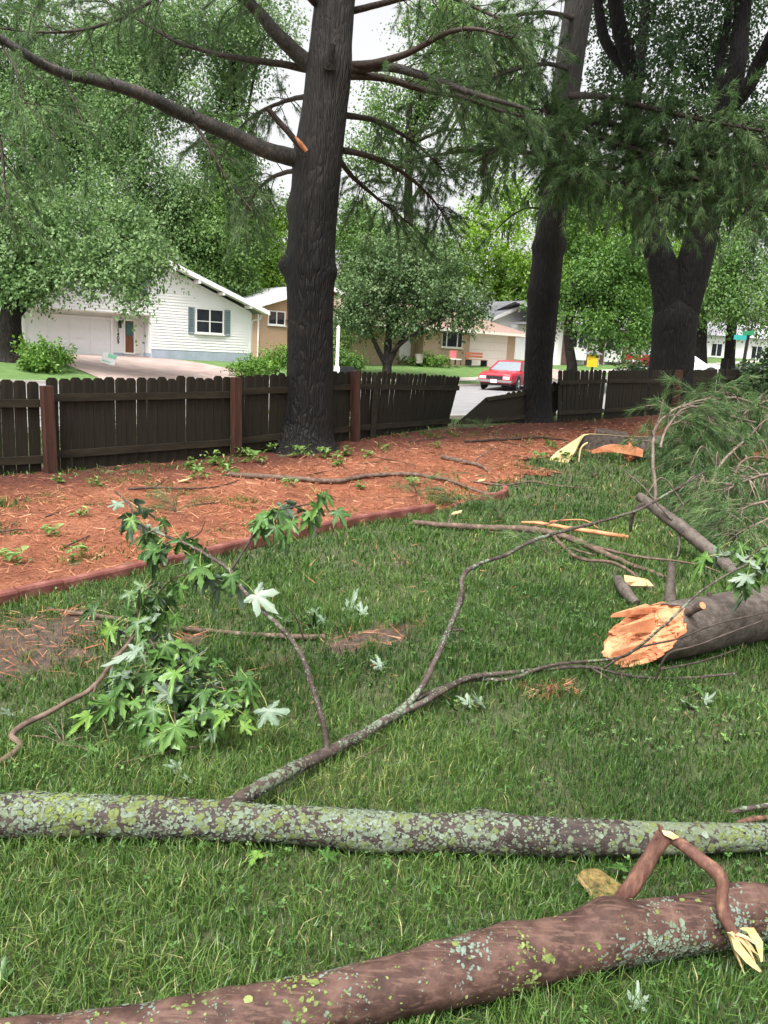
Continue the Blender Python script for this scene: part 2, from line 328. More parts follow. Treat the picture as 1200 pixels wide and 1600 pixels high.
def nearleaf(name, cols):
    m, nt, b = newmat(name); v = coords(nt); oi = nd(nt, 'ObjectInfo')
    c = ramp(nt, oi.outputs['Random'], cols); nz = noise(nt, v, 45, 4)
    c = mixc(nt, ramp(nt, nz, [(.4, (0, 0, 0)), (.8, (.35, .35, .35))]), c, tuple(min(1, x * 1.5) for x in cols[-1][1]))
    nt.links.new(c, b.inputs['Base Color']); b.inputs['Roughness'].default_value = .4; b.inputs['Specular IOR Level'].default_value = .4
    tr = nd(nt, 'BsdfTranslucent'); mx = nd(nt, 'MixShader'); mx.inputs[0].default_value = .25; nt.links.new(c, tr.inputs[0])
    nt.links.new(b.outputs[0], mx.inputs[1]); nt.links.new(tr.outputs[0], mx.inputs[2]); nt.links.new(mx.outputs[0], nt.nodes['Material Output'].inputs[0])
    return m
MT['leaf_top'] = nearleaf('maple_leaf_top', [(0, (.018, .055, .013)), (.5, (.046, .118, .024)), (.85, (.09, .19, .036)), (1, (.15, .27, .05))])
MT['leaf_under'] = nearleaf('maple_leaf_silver_underside', [(0, (.13, .19, .125)), (1, (.24, .31, .23))])
MT['petiole'] = plain('leaf_stalk', (.3, .36, .1), .5)

# ------------------------------------------------------------------ terrain
S2 = math.sqrt(2)
_fs = [2.0, 3.7, 6.3, 8.6, 12.5, 16.5, 19.8, 22.0, 25.0, 40.0]; _fz = [0, 0, .05, .18, .28, .37, .45, .53, .6, .6]
def softp(x, k=3.0): return np.logaddexp(0, np.asarray(x, float) / k) * k
def H(x, y):
    x = np.asarray(x, float); y = np.asarray(y, float)
    w = (y - x - 13.4) / S2; s = (x + y) / S2; q = (y - x - 39.1) / S2; s2 = (x + y - 47.9) / S2
    ridge = np.interp(s, _fs, _fz) * sst(-4.8, -.4, w) * (1 - sst(.6, 4.2, w))
    far = .055 * softp(s2) * sst(3, 12, w)
    bank = .075 * np.clip(q, 0, 9) + .025 * np.clip(q - 9, 0, 60)
    return ridge + far + bank
def SW(s, w): w_ = w + 13.4 / S2; return (s - w_) / S2, (s + w_) / S2
def Gt(x, y, dz=0.0):
    """where the sight line through a picture point meets the terrain (plus dz)"""
    d = ray(x, y); a, b = .2, 120.0
    if d[2] > -1e-3: d = ray(x, 600)
    ts = np.linspace(.5, 90, 900); q = CAM + ts[:, None] * d[None]; below = q[:, 2] < H(q[:, 0], q[:, 1]) + dz
    k = int(np.argmax(below)) if below.any() else 899
    a, b = ts[max(k - 1, 0)], ts[k]
    for _ in range(25):
        c = (a + b) / 2; p = CAM + c * d
        if p[2] < H(p[0], p[1]) + dz: b = c
        else: a = c
    return CAM + b * d
def onG(x, y, dz=0.0): return np.array([x, y, float(H(x, y)) + dz])

_ey = [2.0, 3.5, 4.54, 5.76, 6.97, 8.35, 9.42, 10.5, 12, 13, 13.8, 14.6, 16]; _ex = [-4.2, -3.05, -2.29, -1.43, -.57, .69, 1.39, 1.9, 2.4, 3.0, 4.2, 7, 12]
def bedmask(x, y):
    """>0 inside the pine-straw bed between edging and fence (metres, roughly)"""
    w = (y - x - 13.4) / S2; soft = sst(8.2, 10.5, y)
    d = (np.interp(y, _ey, _ex) - x) * .75 + (n2(x, y, 1.3, 5) - .5) * (.1 + .9 * soft) + (n2(x, y, 4, 8) - .5) * .5 * soft - .04
    return np.minimum(d, .45 - w)
PATCH = [(40, 1010, .42, .3), (90, 985, .25, .2), (590, 1000, .2, .09), (540, 1012, .13, .06), (440, 1035, .12, .07), (380, 1058, .1, .06), (625, 882, .06, .04), (640, 985, .1, .05), (680, 1010, .1, .06), (300, 1000, .1, .08), (-60, 1025, .4, .3)]
PATCH = [(Gz(a, b, 0)[0], Gz(a, b, 0)[1], c, d * 1.6) for a, b, c, d in PATCH]
def bare(x, y):
    m = np.zeros_like(np.asarray(x, float))
    for a, b, c, d in PATCH: m = np.maximum(m, 1 - np.sqrt(((x - a) / c) ** 2 + ((y - b) / d) ** 2) + (n2(x, y, 9, 3) - .5) * .9)
    return m
def sheet(name, xs, ys, fn, mat, dz=0.0, keep=None):
    X, Y = np.meshgrid(xs, ys, indexing='ij'); wx, wy = fn(X, Y); Z = H(wx, wy) + (dz(wx, wy) if callable(dz) else dz)
    n, m = X.shape; i = np.arange(n - 1)[:, None] * m + np.arange(m - 1)[None]
    f = np.stack([i, i + m, i + m + 1, i + 1], -1).reshape(-1, 4)
    if keep is not None: k = keep(wx, wy).ravel(); f = f[k[f].all(1)]
    used = np.unique(f); mp = np.zeros(n * m, int); mp[used] = np.arange(len(used))
    v = np.stack([wx, wy, Z], -1).reshape(-1, 3)[used]
    mb = MB(); mb.add(v, mp[f], 0, True); o = mb.build(name, mat); return tag(o, kind='structure')
ident = lambda a, b: (a, b)
# ground material: thatch, soil showing in worn patches, greener far lawns
m_, nt_, b_ = newmat('lawn_ground'); v_ = coords(nt_)
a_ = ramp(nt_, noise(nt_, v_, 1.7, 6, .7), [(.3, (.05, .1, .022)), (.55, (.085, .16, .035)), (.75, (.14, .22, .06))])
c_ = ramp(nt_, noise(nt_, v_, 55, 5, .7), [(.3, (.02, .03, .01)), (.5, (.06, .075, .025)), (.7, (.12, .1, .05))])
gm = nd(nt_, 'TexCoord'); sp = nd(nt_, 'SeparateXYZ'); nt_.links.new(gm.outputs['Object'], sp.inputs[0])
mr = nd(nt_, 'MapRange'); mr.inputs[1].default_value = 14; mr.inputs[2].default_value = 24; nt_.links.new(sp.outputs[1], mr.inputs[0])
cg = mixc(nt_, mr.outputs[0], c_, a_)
bt = nd(nt_, 'Attribute', attribute_name='rnd'); mud = ramp(nt_, noise(nt_, v_, 18, 6, .7), [(.3, (.03, .02, .014)), (.5, (.075, .052, .038)), (.65, (.13, .075, .045)), (.8, (.22, .1, .055))])
nt_.links.new(mixc(nt_, ramp(nt_, bt.outputs['Fac'], [(.5, (0, 0, 0)), (.62, (1, 1, 1))]), cg, mud), b_.inputs['Base Color']); b_.inputs['Roughness'].default_value = .85
bump(nt_, b_, noise(nt_, v_, 40, 6, .7), .8, .03); MT['ground'] = m_
xs = np.unique(np.concatenate([np.arange(-6, 6, .11), np.arange(-40, 60, 1.0), np.linspace(-400, 400, 41)]))
ys = np.unique(np.concatenate([np.arange(.5, 9, .11), np.arange(9, 30, .35), np.arange(-6, 110, 1.0), np.linspace(-60, 700, 40)]))
X_, Y_ = np.meshgrid(xs, ys, indexing='ij'); Z_ = H(X_, Y_) + (n2(X_, Y_, 1.1, 2) - .5) * .03 * (Y_ < 20); n_, k_ = X_.shape
i_ = np.arange(n_ - 1)[:, None] * k_ + np.arange(k_ - 1)[None]
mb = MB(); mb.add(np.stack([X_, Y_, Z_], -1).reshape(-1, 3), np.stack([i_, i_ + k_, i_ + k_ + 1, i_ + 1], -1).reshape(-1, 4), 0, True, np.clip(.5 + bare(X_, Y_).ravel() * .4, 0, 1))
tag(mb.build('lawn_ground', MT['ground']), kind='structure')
# pine-straw bed
m_, nt_, b_ = newmat('pine_straw_bed'); v_ = coords(nt_)
c1 = ramp(nt_, noise(nt_, v_, 42, 8, .75), [(.28, (.06, .02, .011)), (.44, (.22, .075, .038)), (.58, (.38, .14, .072)), (.78, (.52, .25, .14))])
c2 = ramp(nt_, noise(nt_, v_, 1.6, 5, .6), [(.38, (0, 0, 0)), (.7, (.85, .85, .85))])
c1 = mixc(nt_, ramp(nt_, noise(nt_, v_, .9, 6, .65), [(.45, (0, 0, 0)), (.7, (.6, .6, .6))]), c1, (.36, .16, .1))
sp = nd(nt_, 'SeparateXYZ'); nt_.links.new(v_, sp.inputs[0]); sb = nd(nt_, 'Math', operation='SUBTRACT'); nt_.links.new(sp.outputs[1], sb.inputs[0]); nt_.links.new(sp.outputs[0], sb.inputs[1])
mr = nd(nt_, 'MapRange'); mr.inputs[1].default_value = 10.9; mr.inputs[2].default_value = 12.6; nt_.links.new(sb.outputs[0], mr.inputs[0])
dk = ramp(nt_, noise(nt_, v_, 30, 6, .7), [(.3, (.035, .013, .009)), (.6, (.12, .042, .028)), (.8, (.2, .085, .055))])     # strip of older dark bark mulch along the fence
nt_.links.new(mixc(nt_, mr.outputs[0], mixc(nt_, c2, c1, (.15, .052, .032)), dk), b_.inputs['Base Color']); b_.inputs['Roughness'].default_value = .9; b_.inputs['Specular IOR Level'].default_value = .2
bump(nt_, b_, noise(nt_, v_, 30, 8, .75), 1.0, .035); MT['bed'] = m_
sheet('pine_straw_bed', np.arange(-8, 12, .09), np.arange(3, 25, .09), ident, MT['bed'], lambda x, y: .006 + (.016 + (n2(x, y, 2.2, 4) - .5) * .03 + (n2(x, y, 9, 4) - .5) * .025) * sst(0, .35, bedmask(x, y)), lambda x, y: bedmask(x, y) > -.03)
# street and pavements (street runs at 45 degrees behind the fence)
KW = 18.17
sheet('road', np.linspace(-60, 150, 211), np.linspace(4.3, KW, 15), SW, MT['asphalt'], .012)
sheet('sidewalk', np.linspace(47.9 / S2 - 9.5, 150, 150), np.linspace(KW + 1.9, KW + 3.1, 3), SW, MT['concrete'], .02)
s0 = 47.9 / S2
def drive(name, a0, a1, b0, b1, q1, dz=.03): sheet(name, np.linspace(0, 1, 14), np.linspace(0, 1, 16), lambda u, t: SW(s0 + (a0 + (a1 - a0) * u) * (1 - t) + (b0 + (b1 - b0) * u) * t, KW + q1 * t), MT['drive'], dz)
drive('driveway', -20.5, -10.6, -18.8, -12.2, 12.6); drive('driveway', 9.2, 15.0, 10.6, 14.0, 9.5); drive('driveway', 24, 36, 26.5, 31, 6.0)
mb = MB()
for a in np.arange(-40, 100, 3.0):      # far kerb in cast lengths
    for w0 in (KW, 4.06):
        x0, y0 = SW(a, w0); x1, y1 = SW(a + 2.985, w0); ox, oy = -.14 / S2, .14 / S2
        z0, z1 = float(H(x0, y0)), float(H(x1, y1))
        if w0 == KW and (-10 < a - s0 + 1.5 + 10 - 0 and False): continue
        b4 = [(x0, y0, z0 - .05), (x1, y1, z1 - .05), (x1 + ox, y1 + oy, z1 - .05), (x0 + ox, y0 + oy, z0 - .05)]
        mb.add(b4 + [(x, y, z + .17) for x, y, z in b4], [(0, 3, 2, 1), (4, 5, 6, 7), (0, 1, 5, 4), (1, 2, 6, 5), (2, 3, 7, 6), (3, 0, 4, 7)], 0, False)
tag(mb.build('kerb', MT['concrete']), kind='structure')

# ------------------------------------------------------------------ houses
def framebox(mb, x0, x1, z0, z1, y0, y1, t, m=0):
    mb.box((x0, y0, z0), (x1, y1, z0 + t), m); mb.box((x0, y0, z1 - t), (x1, y1, z1), m); mb.box((x0, y0, z0 + t), (x0 + t, y1, z1 - t), m); mb.box((x1 - t, y0, z0 + t), (x1, y1, z1 - t), m)
def window(par, x0, x1, z0, z1, y=0.0, cols_=2, rows=2, fm='white', name='window', t=.07):
    mb = MB(); framebox(mb, x0, x1, z0, z1, y - .07, y, t); w = (x1 - x0 - 2 * t)
    for i in range(1, cols_): mb.box((x0 + t + w * i / cols_ - .035, y - .06, z0 + t), (x0 + t + w * i / cols_ + .035, y, z1 - t))
    mb.box((x0 - .06, y - .11, z0 - .07), (x1 + .06, y, z0 - .003))
    f = mb.build(name, MT[fm], par)
    for i in range(cols_):
        for j in range(rows):
            a = x0 + t + w * i / cols_ + (.037 if i else .002); b = x0 + t + w * (i + 1) / cols_ - (.037 if i < cols_ - 1 else .002); h = (z1 - z0 - 2 * t) / rows
            MB().box((a, y - .03, z0 + t + h * j + .002), (b, y - .012, z0 + t + h * (j + 1) - (.045 if j < rows - 1 else .002))).build('pane', MT['glass'], f)
            if j < rows - 1: MB().box((a, y - .05, z0 + t + h * (j + 1) - .043), (b, y - .005, z0 + t + h * (j + 1))).build('sash_bar', MT[fm], f)
    return f
def gable_roof(par, x0, x1, y0, y1, zl, zr, xp, zp, th, mat, fascia, nm='roof'):
    """front-facing gable: rake edges at y0 and y1, ridge along y at xp"""
    o = None
    for a, za in ((x0, zl), (x1, zr)):
        mb = MB(); mb.prism([(a, za), (xp, zp), (xp, zp + th), (a, za + th)] if a < xp else [(xp, zp), (a, za), (a, za + th), (xp, zp + th)], y0, y1)
        r_ = mb.build(nm, mat, par); o = o or r_
        mb = MB(); mb.prism([(a, za - .1), (xp, zp - .1), (xp, zp + th + .02), (a, za + th + .02)] if a < xp else [(xp, zp - .1), (a, za - .1), (a, za + th + .02), (xp, zp + th + .02)], y0 - .04, y0 - .003); mb.build('fascia_board', fascia, r_)
        mb = MB(); mb.prism([(a, za - .045), (xp, zp - .045), (xp, zp - .006), (a, za - .006)] if a < xp else [(xp, zp - .045), (a, za - .045), (a, za - .006), (xp, zp - .006)], y0, -.01); mb.build('soffit', fascia, r_)
    return o
def clap(mb, x0, x1, z0, z1, y, ztop=None, step=.15):
    """lapped boards as real relief; ztop(x)->roof line lets courses follow a gable"""
    z = z0
    while z < z1 - 1e-3:
        zt = min(z + step, z1); a, b = x0, x1; aa, bb = x0, x1
        if ztop is not None: a, b = ztop(z, x0, x1); aa, bb = ztop(zt, x0, x1)
        if b - a > .05 and bb >= aa:
            mb.add([(a, y - .036, z), (b, y - .036, z), (bb, y - .004, zt), (aa, y - .004, zt)], [(0, 1, 2, 3)], 0, False)
            mb.add([(a, y, z), (b, y, z), (b, y - .036, z), (a, y - .036, z)], [(0, 1, 2, 3)], 0, False)
        z = zt
HA = R(37)
# --- white two-level house with garage under an overhanging upper floor
hp = P(391, 557, 46); wh = empty('white_house', (hp[0], hp[1], 0.0), 'white clapboard house with double garage, number 1409 and shallow gable roof', 'house', rz=HA)
XL, XP, ZP = -12.4, -6.2, 5.95
def wtop(z, a, b):
    if z <= 3.55: return a, b
    k = (z - 3.55) / (ZP - 3.55); return a + (XP - a) * k, b + (XP - b) * k
mb = MB(); clap(mb, -5.82, 0, 1.24, 2.98, 0); clap(mb, XL, 0, 2.98, ZP, 0, wtop)
mb.box((-5.82, .004, .3), (0, 9, 2.979)); mb.box((XL, .004, 2.98), (0, 9, 3.5)); mb.prism([(XL, 3.5), (0, 3.5), (XP, ZP - .06)], .004, 8.99)
mb.build('wall', MT['siding'], wh)
mb = MB(); clap(mb, -7.6, -6.95, .95, 2.978, .9); mb.box((XL, .92, .2), (-5.83, 9, 2.978)); mb.box((-5.86, .0, 1.0), (-5.822, .9, 2.978)); mb.build('wall', MT['siding'], wh)
mb = MB(); mb.box((-5.80, -.02, .1), (0.02, .5, 1.235)); mb.box((-7.6, .88, .1), (-6.97, .919, .94)); mb.box((-5.9, .02, .1), (-5.823, .9, .995)); mb.build('foundation', MT['found'], wh)
MB().box((XL, -.02, 2.93), (-5.83, .93, 2.972)).build('soffit', MT['cream'], wh)
for (a, b) in ((XL - .02, XL + .1), (-.1, .02)): MB().box((a, -.045, 1.24 if a > -2 else 2.98), (b, -.026, 3.5)).build('corner_board', MT['white'], wh)
rf = gable_roof(wh, XL - .8, .82, -.7, 9.6, 3.5, 3.5, XP, 3.5 + .355 * (XP - XL + .8) * .985 + .12, .12, MT['roof_grey'], MT['white'])
mb = MB()
for x in (-.35, -2.0, -3.4, -4.8, -7.6, -9, -10.6):
    z = 3.5 + (.82 - x) / (.82 - XP) * 2.45 if x > XP else 3.5 + (x - XL + .8) / (XP - XL + .8) * 2.45
    MB().box((x - .07, -.72, z - .2), (x + .07, -.005, z - .03)).build('lookout_beam', MT['white'], rf)
gd = empty('garage_door', (0, 0, 0)); gd.parent = wh
framebox(MB() if False else mb, -11.95, -7.55, .5, 2.72, .82, .915, .12); mb.build('frame', MT['white'], gd)
for j in range(4):
    for i in range(4): MB().box((-11.82 + i * 1.0375 + .006, .875, .56 + j * .51 + .006), (-11.82 + (i + 1) * 1.0375 - .006, .905, .56 + (j + 1) * .51 - .006)).build('panel', MT['garage'], gd)
MB().box((-11.82, .892, .56), (-7.68, .915, 2.6)).build('backing', MT['garage'], gd)
dr = MB().box((-6.9, .86, .98), (-6.45, .905, 2.62)).build('door', MT['door'], wh)
MB().box((-6.84, .84, 1.85), (-6.51, .858, 2.56)).build('pane', pm('door_glass', [(.3, (.03, .09, .08)), (.7, (.08, .17, .16))], 3, rough=.1), dr)  # teal-green of the pane is a reflection put into its colour
mb = MB(); framebox(mb, -6.98, -6.37, .9, 2.7, .83, .915, .075); mb.build('frame', MT['white'], dr)
MB().box((-6.37, .86, .95), (-6.12, .905, 2.7)).build('side_panel', MT['cream'], dr)
tb = MB(); tube(tb, [(-6.5, .8, 1.75), (-6.5, .8, 1.9)], [.02, .02], 8, .1); tb.build('handle', MT['steel'], dr)
mb = MB(); mb.box((-7.05, .1, .35), (-5.9, .86, .82)); mb.box((-7.2, -.25, .35), (-5.85, .12, .66)); mb.build('step', MT['drive'], wh)
window(wh, -3.36, -1.7, 2.2, 3.55, -.03, 2, 2)
for a, b in ((-3.77, -3.42), (-1.64, -1.3)):
    mb = MB(); framebox(mb, a, b, 2.14, 3.54, -.075, -.03, .05)
    for z in np.arange(2.22, 3.46, .09): mb.add([(a + .05, -.04, z), (b - .05, -.04, z), (b - .05, -.065, z + .08), (a + .05, -.065, z + .08)], [(0, 1, 2, 3)], 0, False)
    mb.build('shutter', MT['shutter'], wh)
window(wh, -7.35, -6.42, 3.98, 5.2, -.03, 2, 2); window(wh, -10.9, -9.98, 3.98, 4.85, -.03, 2, 2)
for a, b, z1 in ((-6.36, -6.0, 5.24), (-7.75, -7.4, 5.1), (-9.95, -9.68, 4.85)):
    mb = MB(); framebox(mb, a, b, 3.95, z1, -.075, -.03, .05); mb.box((a + .05, -.06, 4.0), (b - .05, -.03, z1 - .05)); mb.build('shutter', MT['shutter'], wh)
lb = MB(); lb.box((-7.3, .6, 2.22), (-7.16, .74, 2.5)); lb.add([(-7.34, .56, 2.5), (-7.12, .56, 2.5), (-7.12, .78, 2.5), (-7.34, .78, 2.5), (-7.23, .67, 2.66)], [(0, 1, 4), (1, 2, 4), (2, 3, 4), (3, 0, 4)], 0, False); lb.box((-7.25, .7, 2.3), (-7.21, .9, 2.34)); lb.build('wall_lantern', MT['black'], wh)
def text_mesh(s, size, mat, par, M, name='house_number', ext=.006):
    cu = bpy.data.curves.new(name, 'FONT'); cu.body = s; cu.size = size; cu.extrude = ext; cu.align_x = 'CENTER'; cu.offset = .006
    t = bpy.data.objects.new(name, cu); me = bpy.data.meshes.new_from_object(t); me.name = name; bpy.data.objects.remove(t); me.materials.append(mat)
    return link(name, me, par, M)
for i, c in enumerate('1409'): text_mesh(c, .27, MT['black'], wh, Matrix.Translation((-7.27, .86, 2.02 - i * .205)) @ Matrix.Rotation(math.pi / 2, 4, 'X'))
cp = MB(); tube(cp, [(-2.6, 4.2, 4.5), (-2.6, 4.2, 6.4)], [.13, .13], 14, .5); tube(cp, [(-2.6, 4.2, 6.38), (-2.6, 4.2, 6.5)], [.2, .2], 14, .5); cp.build('flue_pipe', MT['steel'], rf)
MB().box((-1.6, 3.6, 4.0), (-.2, 5.2, 4.75)).build('roof_box', MT['found'], rf)
dp = MB(); tube(dp, [(.62, -.1, 3.4), (.6, 0, 3.2), (.2, .15, 3.1), (.12, .15, 2.8), (.12, .15, .8)], [.05] * 5, 8, .3); dp.build('downspout', MT['white'], wh)

# --- orange-tan brick house half hidden behind the left pine
hp = P(450, 550, 54); bh = empty('brick_house', (hp[0], hp[1], 0), 'orange-tan brick house end wall with small two-pane window behind the left pine', 'house', rz=HA)
mb = MB(); mb.box((-2.2, 0, .5), (7.4, 8, 4.2)); mb.prism([(-2.2, 4.2), (7.4, 4.2), (2.6, 5.75)], 0.0, 7.99); mb.build('wall', MT['brick_orange'], bh)
gable_roof(bh, -3.0, 8.2, -.5, 8.5, 4.05, 4.05, 2.6, 5.9, .14, MT['roof_grey'], MT['white'])
window(bh, -1.6, -.3, 3.1, 4.02, -.005, 2, 1)
dp = MB(); tube(dp, [(-2.7, -.2, 3.95), (-2.3, -.05, 3.7), (-2.3, -.05, 1.0)], [.05] * 3, 8, .3); dp.build('downspout', MT['white'], bh)
# --- tan brick ranch with brown roof and single garage
hp = P(740, 566, 56); th_ = empty('tan_ranch_house', (hp[0], hp[1], 0), 'tan brick ranch house with brown shingle roof and cream single garage door', 'house', rz=HA)
mb = MB(); mb.box((-4.6, 0, .4), (3.95, 9, 3.55)); mb.box((-11, .9, .4), (-4.6, 9, 3.55)); mb.build('wall', MT['brick_tan'], th_)
mb = MB(); e = .75; zt = 5.15
mb.add([(-11.6, -e, 3.5), (4.8, -e, 3.5), (4.8, 9 + e, 3.5), (-11.6, 9 + e, 3.5), (-8.5, 4.5, zt), (1.3, 4.5, zt)], [(0, 1, 5, 4), (2, 3, 4, 5)], 0, False); mb.add([(4.8, -e, 3.5), (4.8, 9 + e, 3.5), (1.3, 4.5, zt), (-11.6, 9 + e, 3.5), (-11.6, -e, 3.5), (-8.5, 4.5, zt)], [(0, 1, 2), (3, 4, 5)], 0, False)
rt_ = mb.build('roof', MT['roof_brown'], th_)
mb = MB(); mb.box((-11.6, -e, 3.3), (4.8, -e + .04, 3.495)); mb.box((4.76, -e + .05, 3.3), (4.8, 9 + e, 3.495)); mb.box((-11.6, -e + .05, 3.44), (4.75, -.01, 3.47)); mb.build('eaves_board', MT['cream'], rt_)
gd = empty('garage_door', (0, 0, 0)); gd.parent = th_
mb = MB(); framebox(mb, -.5, 3.12, 1.1, 3.42, -.03, .0 - .003, .09); mb.build('frame', MT['cream'], gd)
for j in range(4): MB().box((-.41, -.02, 1.15 + j * .545), (3.03, -.004, 1.15 + (j + 1) * .545 - .012)).build('panel', MT['cream'], gd)
window(th_, -3.1, -1.2, 2.25, 3.38, -.004, 1, 1, 'cream')
MB().box((-2.68, -.06, 2.32), (-2.6, -.035, 3.31)).build('mullion', MT['white'], th_); MB().box((-1.72, -.06, 2.32), (-1.64, -.035, 3.31)).build('mullion', MT['white'], th_)
dd = MB().box((-5.9, .84, 1.2), (-5.0, .895, 3.3)).build('door', MT['white'], th_)
# --- white house between the ranch and the right pine
hp = P(830, 566, 66); w4 = empty('white_sided_house', (hp[0], hp[1], 0), 'white sided house seen between the tan ranch and the right pine', 'house', rz=HA)
mb = MB(); clap(mb, -5, 3.2, 1.2, 4.6, 0, None, .14); mb.box((-5, .004, .5), (3.2, 8, 4.6)); mb.prism([(-5, 4.6), (3.2, 4.6), (-.9, 6.1)], .004, 7.99); mb.build('wall', MT['siding'], w4)
gable_roof(w4, -5.7, 3.9, -.5, 8.5, 4.45, 4.45, -.9, 6.25, .14, MT['roof_grey'], MT['white'])
window(w4, -1.2, -.3, 3.0, 4.2, -.03, 1, 2, 'shutter')
# --- brick and white house with bay windows
hp = P(990, 567, 66); b5 = empty('bay_window_house', (hp[0], hp[1], 0), 'white and dark red brick house with two bay windows and white garage door', 'house', rz=HA)
mb = MB(); mb.box((-9.4, 0, .8), (2.4, 8, 4.5)); mb.build('wall', MT['siding'], b5)
for a, b in ((-8.9, -8.2), (-6.2, -5.5), (-4.6, -3.95), (-1.95, -.6)): MB().box((a, -.05, 1.2), (b, -.003, 4.3)).build('brick_facing', MT['brick_red'], b5)
mb = MB(); mb.box((-10.2, -1.0, 4.4), (3.2, 4.2, 4.55)); mb.add([(-10.2, -1.0, 4.551), (3.2, -1.0, 4.551), (3.2, 9, 4.551), (-10.2, 9, 4.551), (-10.2, 4, 6.1), (3.2, 4, 6.1)], [(0, 1, 5, 4), (2, 3, 4, 5)], 0, False); mb.build('roof', MT['roof_grey'], b5)
for a in (-8.15, -3.9):
    mb = MB(); mb.add([(a, 0, 1.9), (a + .35, -.55, 1.9), (a + 1.5, -.55, 1.9), (a + 1.9, 0, 1.9), (a, 0, 4.2), (a + .35, -.55, 4.2), (a + 1.5, -.55, 4.2), (a + 1.9, 0, 4.2)], [(0, 1, 5, 4), (1, 2, 6, 5), (2, 3, 7, 6)], 0, False)
    mb.add([(a - .05, 0, 4.2), (a + .3, -.62, 4.2), (a + 1.55, -.62, 4.2), (a + 1.95, 0, 4.2), (a + .9, 0, 4.39)], [(0, 1, 4), (1, 2, 4), (2, 3, 4)], 0, False)
    bw = mb.build('bay_window', MT['white'], b5)
    for c0, c1 in (((a + .04, -.07), (a + .31, -.5)), ((a + .42, -.57), (a + .9, -.57)), ((a + .97, -.57), (a + 1.43, -.57)), ((a + 1.55, -.5), (a + 1.84, -.08))):
        MB().add([(c0[0], c0[1] - .012, 2.85), (c1[0], c1[1] - .012, 2.85), (c1[0], c1[1] - .012, 4.05), (c0[0], c0[1] - .012, 4.05)], [(0, 1, 2, 3)], 0, False).build('pane', MT['glass'], bw)
gd = empty('garage_door', (0, 0, 0)); gd.parent = b5
mb = MB(); framebox(mb, -.5, 2.2, 1.6, 4.1, -.06, -.003, .1); mb.build('frame', MT['white'], gd)
for j in range(4): MB().box((-.4, -.04, 1.65 + j * .58), (2.1, -.004, 1.65 + (j + 1) * .58 - .015)).build('panel', MT['garage'], gd)
# --- far white house at the right edge
hp = P(1140, 560, 80); w6 = empty('far_white_house', (hp[0], hp[1], 0), 'low white house far behind the street sign at the right edge', 'house', rz=R(20))
mb = MB(); clap(mb, -9, 12, 1.6, 5.0, 0, None, .2); mb.box((-9, .004, 1.0), (12, 7, 5.0)); mb.build('wall', MT['siding'], w6)
mb = MB(); mb.add([(-9.5, -.6, 5.0), (12.5, -.6, 5.0), (12.5, 7.6, 5.0), (-9.5, 7.6, 5.0), (-9.5, 3.5, 6.6), (12.5, 3.5, 6.6)], [(0, 1, 5, 4), (2, 3, 4, 5), (0, 3, 2, 1)], 0, False); mb.build('roof', MT['roof_grey'], w6)
for a in (-6, -2.5, 2.5): window(w6, a, a + 1.4, 3.0, 4.3, -.03, 2, 1)

# ------------------------------------------------------------------ fence of dog-eared pickets
FH = 1.12
def picket_mesh(w, h, k):
    e = .03; poly = [(-w / 2, 0), (w / 2, 0), (w / 2, h - e), (w / 2 - e, h), (-w / 2 + e, h), (-w / 2, h - e)]
    return MB().prism(poly, -.008, .008).mesh('picket', MT['fence'])
PM = [picket_mesh(.138, FH * (1 + (k - 1) * .008), k) for k in range(3)]
def basis(o, ax, az):
    ax = Vector(ax).normalized(); az = Vector(az).normalized(); ay = az.cross(ax).normalized(); az = ax.cross(ay)
    return Matrix(((ax.x, ay.x, az.x, o[0]), (ax.y, ay.y, az.y, o[1]), (ax.z, ay.z, az.z, o[2]), (0, 0, 0, 1)))
def basisz(o, ax, az):
    az = Vector(az).normalized(); ay = az.cross(Vector(ax)).normalized(); ax = ay.cross(az)
    return Matrix(((ax.x, ay.x, az.x, o[0]), (ax.y, ay.y, az.y, o[1]), (ax.z, ay.z, az.z, o[2]), (0, 0, 0, 1)))
def section(bl, br, tl, tr, label, post0=None, post1=None, gaps=(), brace=None, short=False):
    """one fence section between two ends: pickets, two rails on the yard side, posts"""
    bl, br, tl, tr = [np.asarray(v, float) for v in (bl, br, tl, tr)]; L = np.linalg.norm(br - bl)
    root = empty('wooden_fence', bl, label, 'fence', 'dark picket fence sections along the bed'); T0 = Matrix.Translation(-Vector(bl))
    n = max(2, int(round(L / .1455)))
    for i in range(n):
        if i in gaps: continue
        u = (i + .5) / n; o = bl + (br - bl) * u; t = tl + (tr - tl) * u
        o = o + np.array([0, 0, .02 + random.uniform(-.012, .012)])
        ax = Vector(br - bl) + Vector((0, 0, random.gauss(0, .006) * L)); az = Vector(t - o) + ax.normalized() * random.gauss(0, .004)
        link('picket', random.choice(PM), root, T0 @ basisz(o, ax, az) @ Matrix.Rotation(random.gauss(0, .02), 4, 'Z') @ Matrix.Diagonal((random.uniform(.955, 1.0), 1, 1, 1)))
    for f in (.2, .8):
        a = bl + (tl - bl) * f; b = br + (tr - br) * f; ll = np.linalg.norm(b - a)
        MB().box((-.0, -.05, -.045), (ll, -.012, .045)).build('rail', MT['fence_rail'], root, T0 @ basis(a, b - a, tl - bl))
    for pp, wd, extra in [x for x in (post0, post1) if x]:
        pp = np.asarray(pp, float); MB().box((-wd / 2, -wd, -.2), (wd / 2, 0, FH + extra)).build('post', MT['post'], root, T0 @ basis(pp, br - bl, tl - bl) @ Matrix.Translation((0, -.055, 0)))
    if brace is not None:
        o = bl + (br - bl) * brace; MB().box((-.055, -.1, 0), (.055, -.055, FH * .98)).build('upright_brace', MT['fence_rail'], root, T0 @ basis(o, br - bl, tl - bl))
    return root
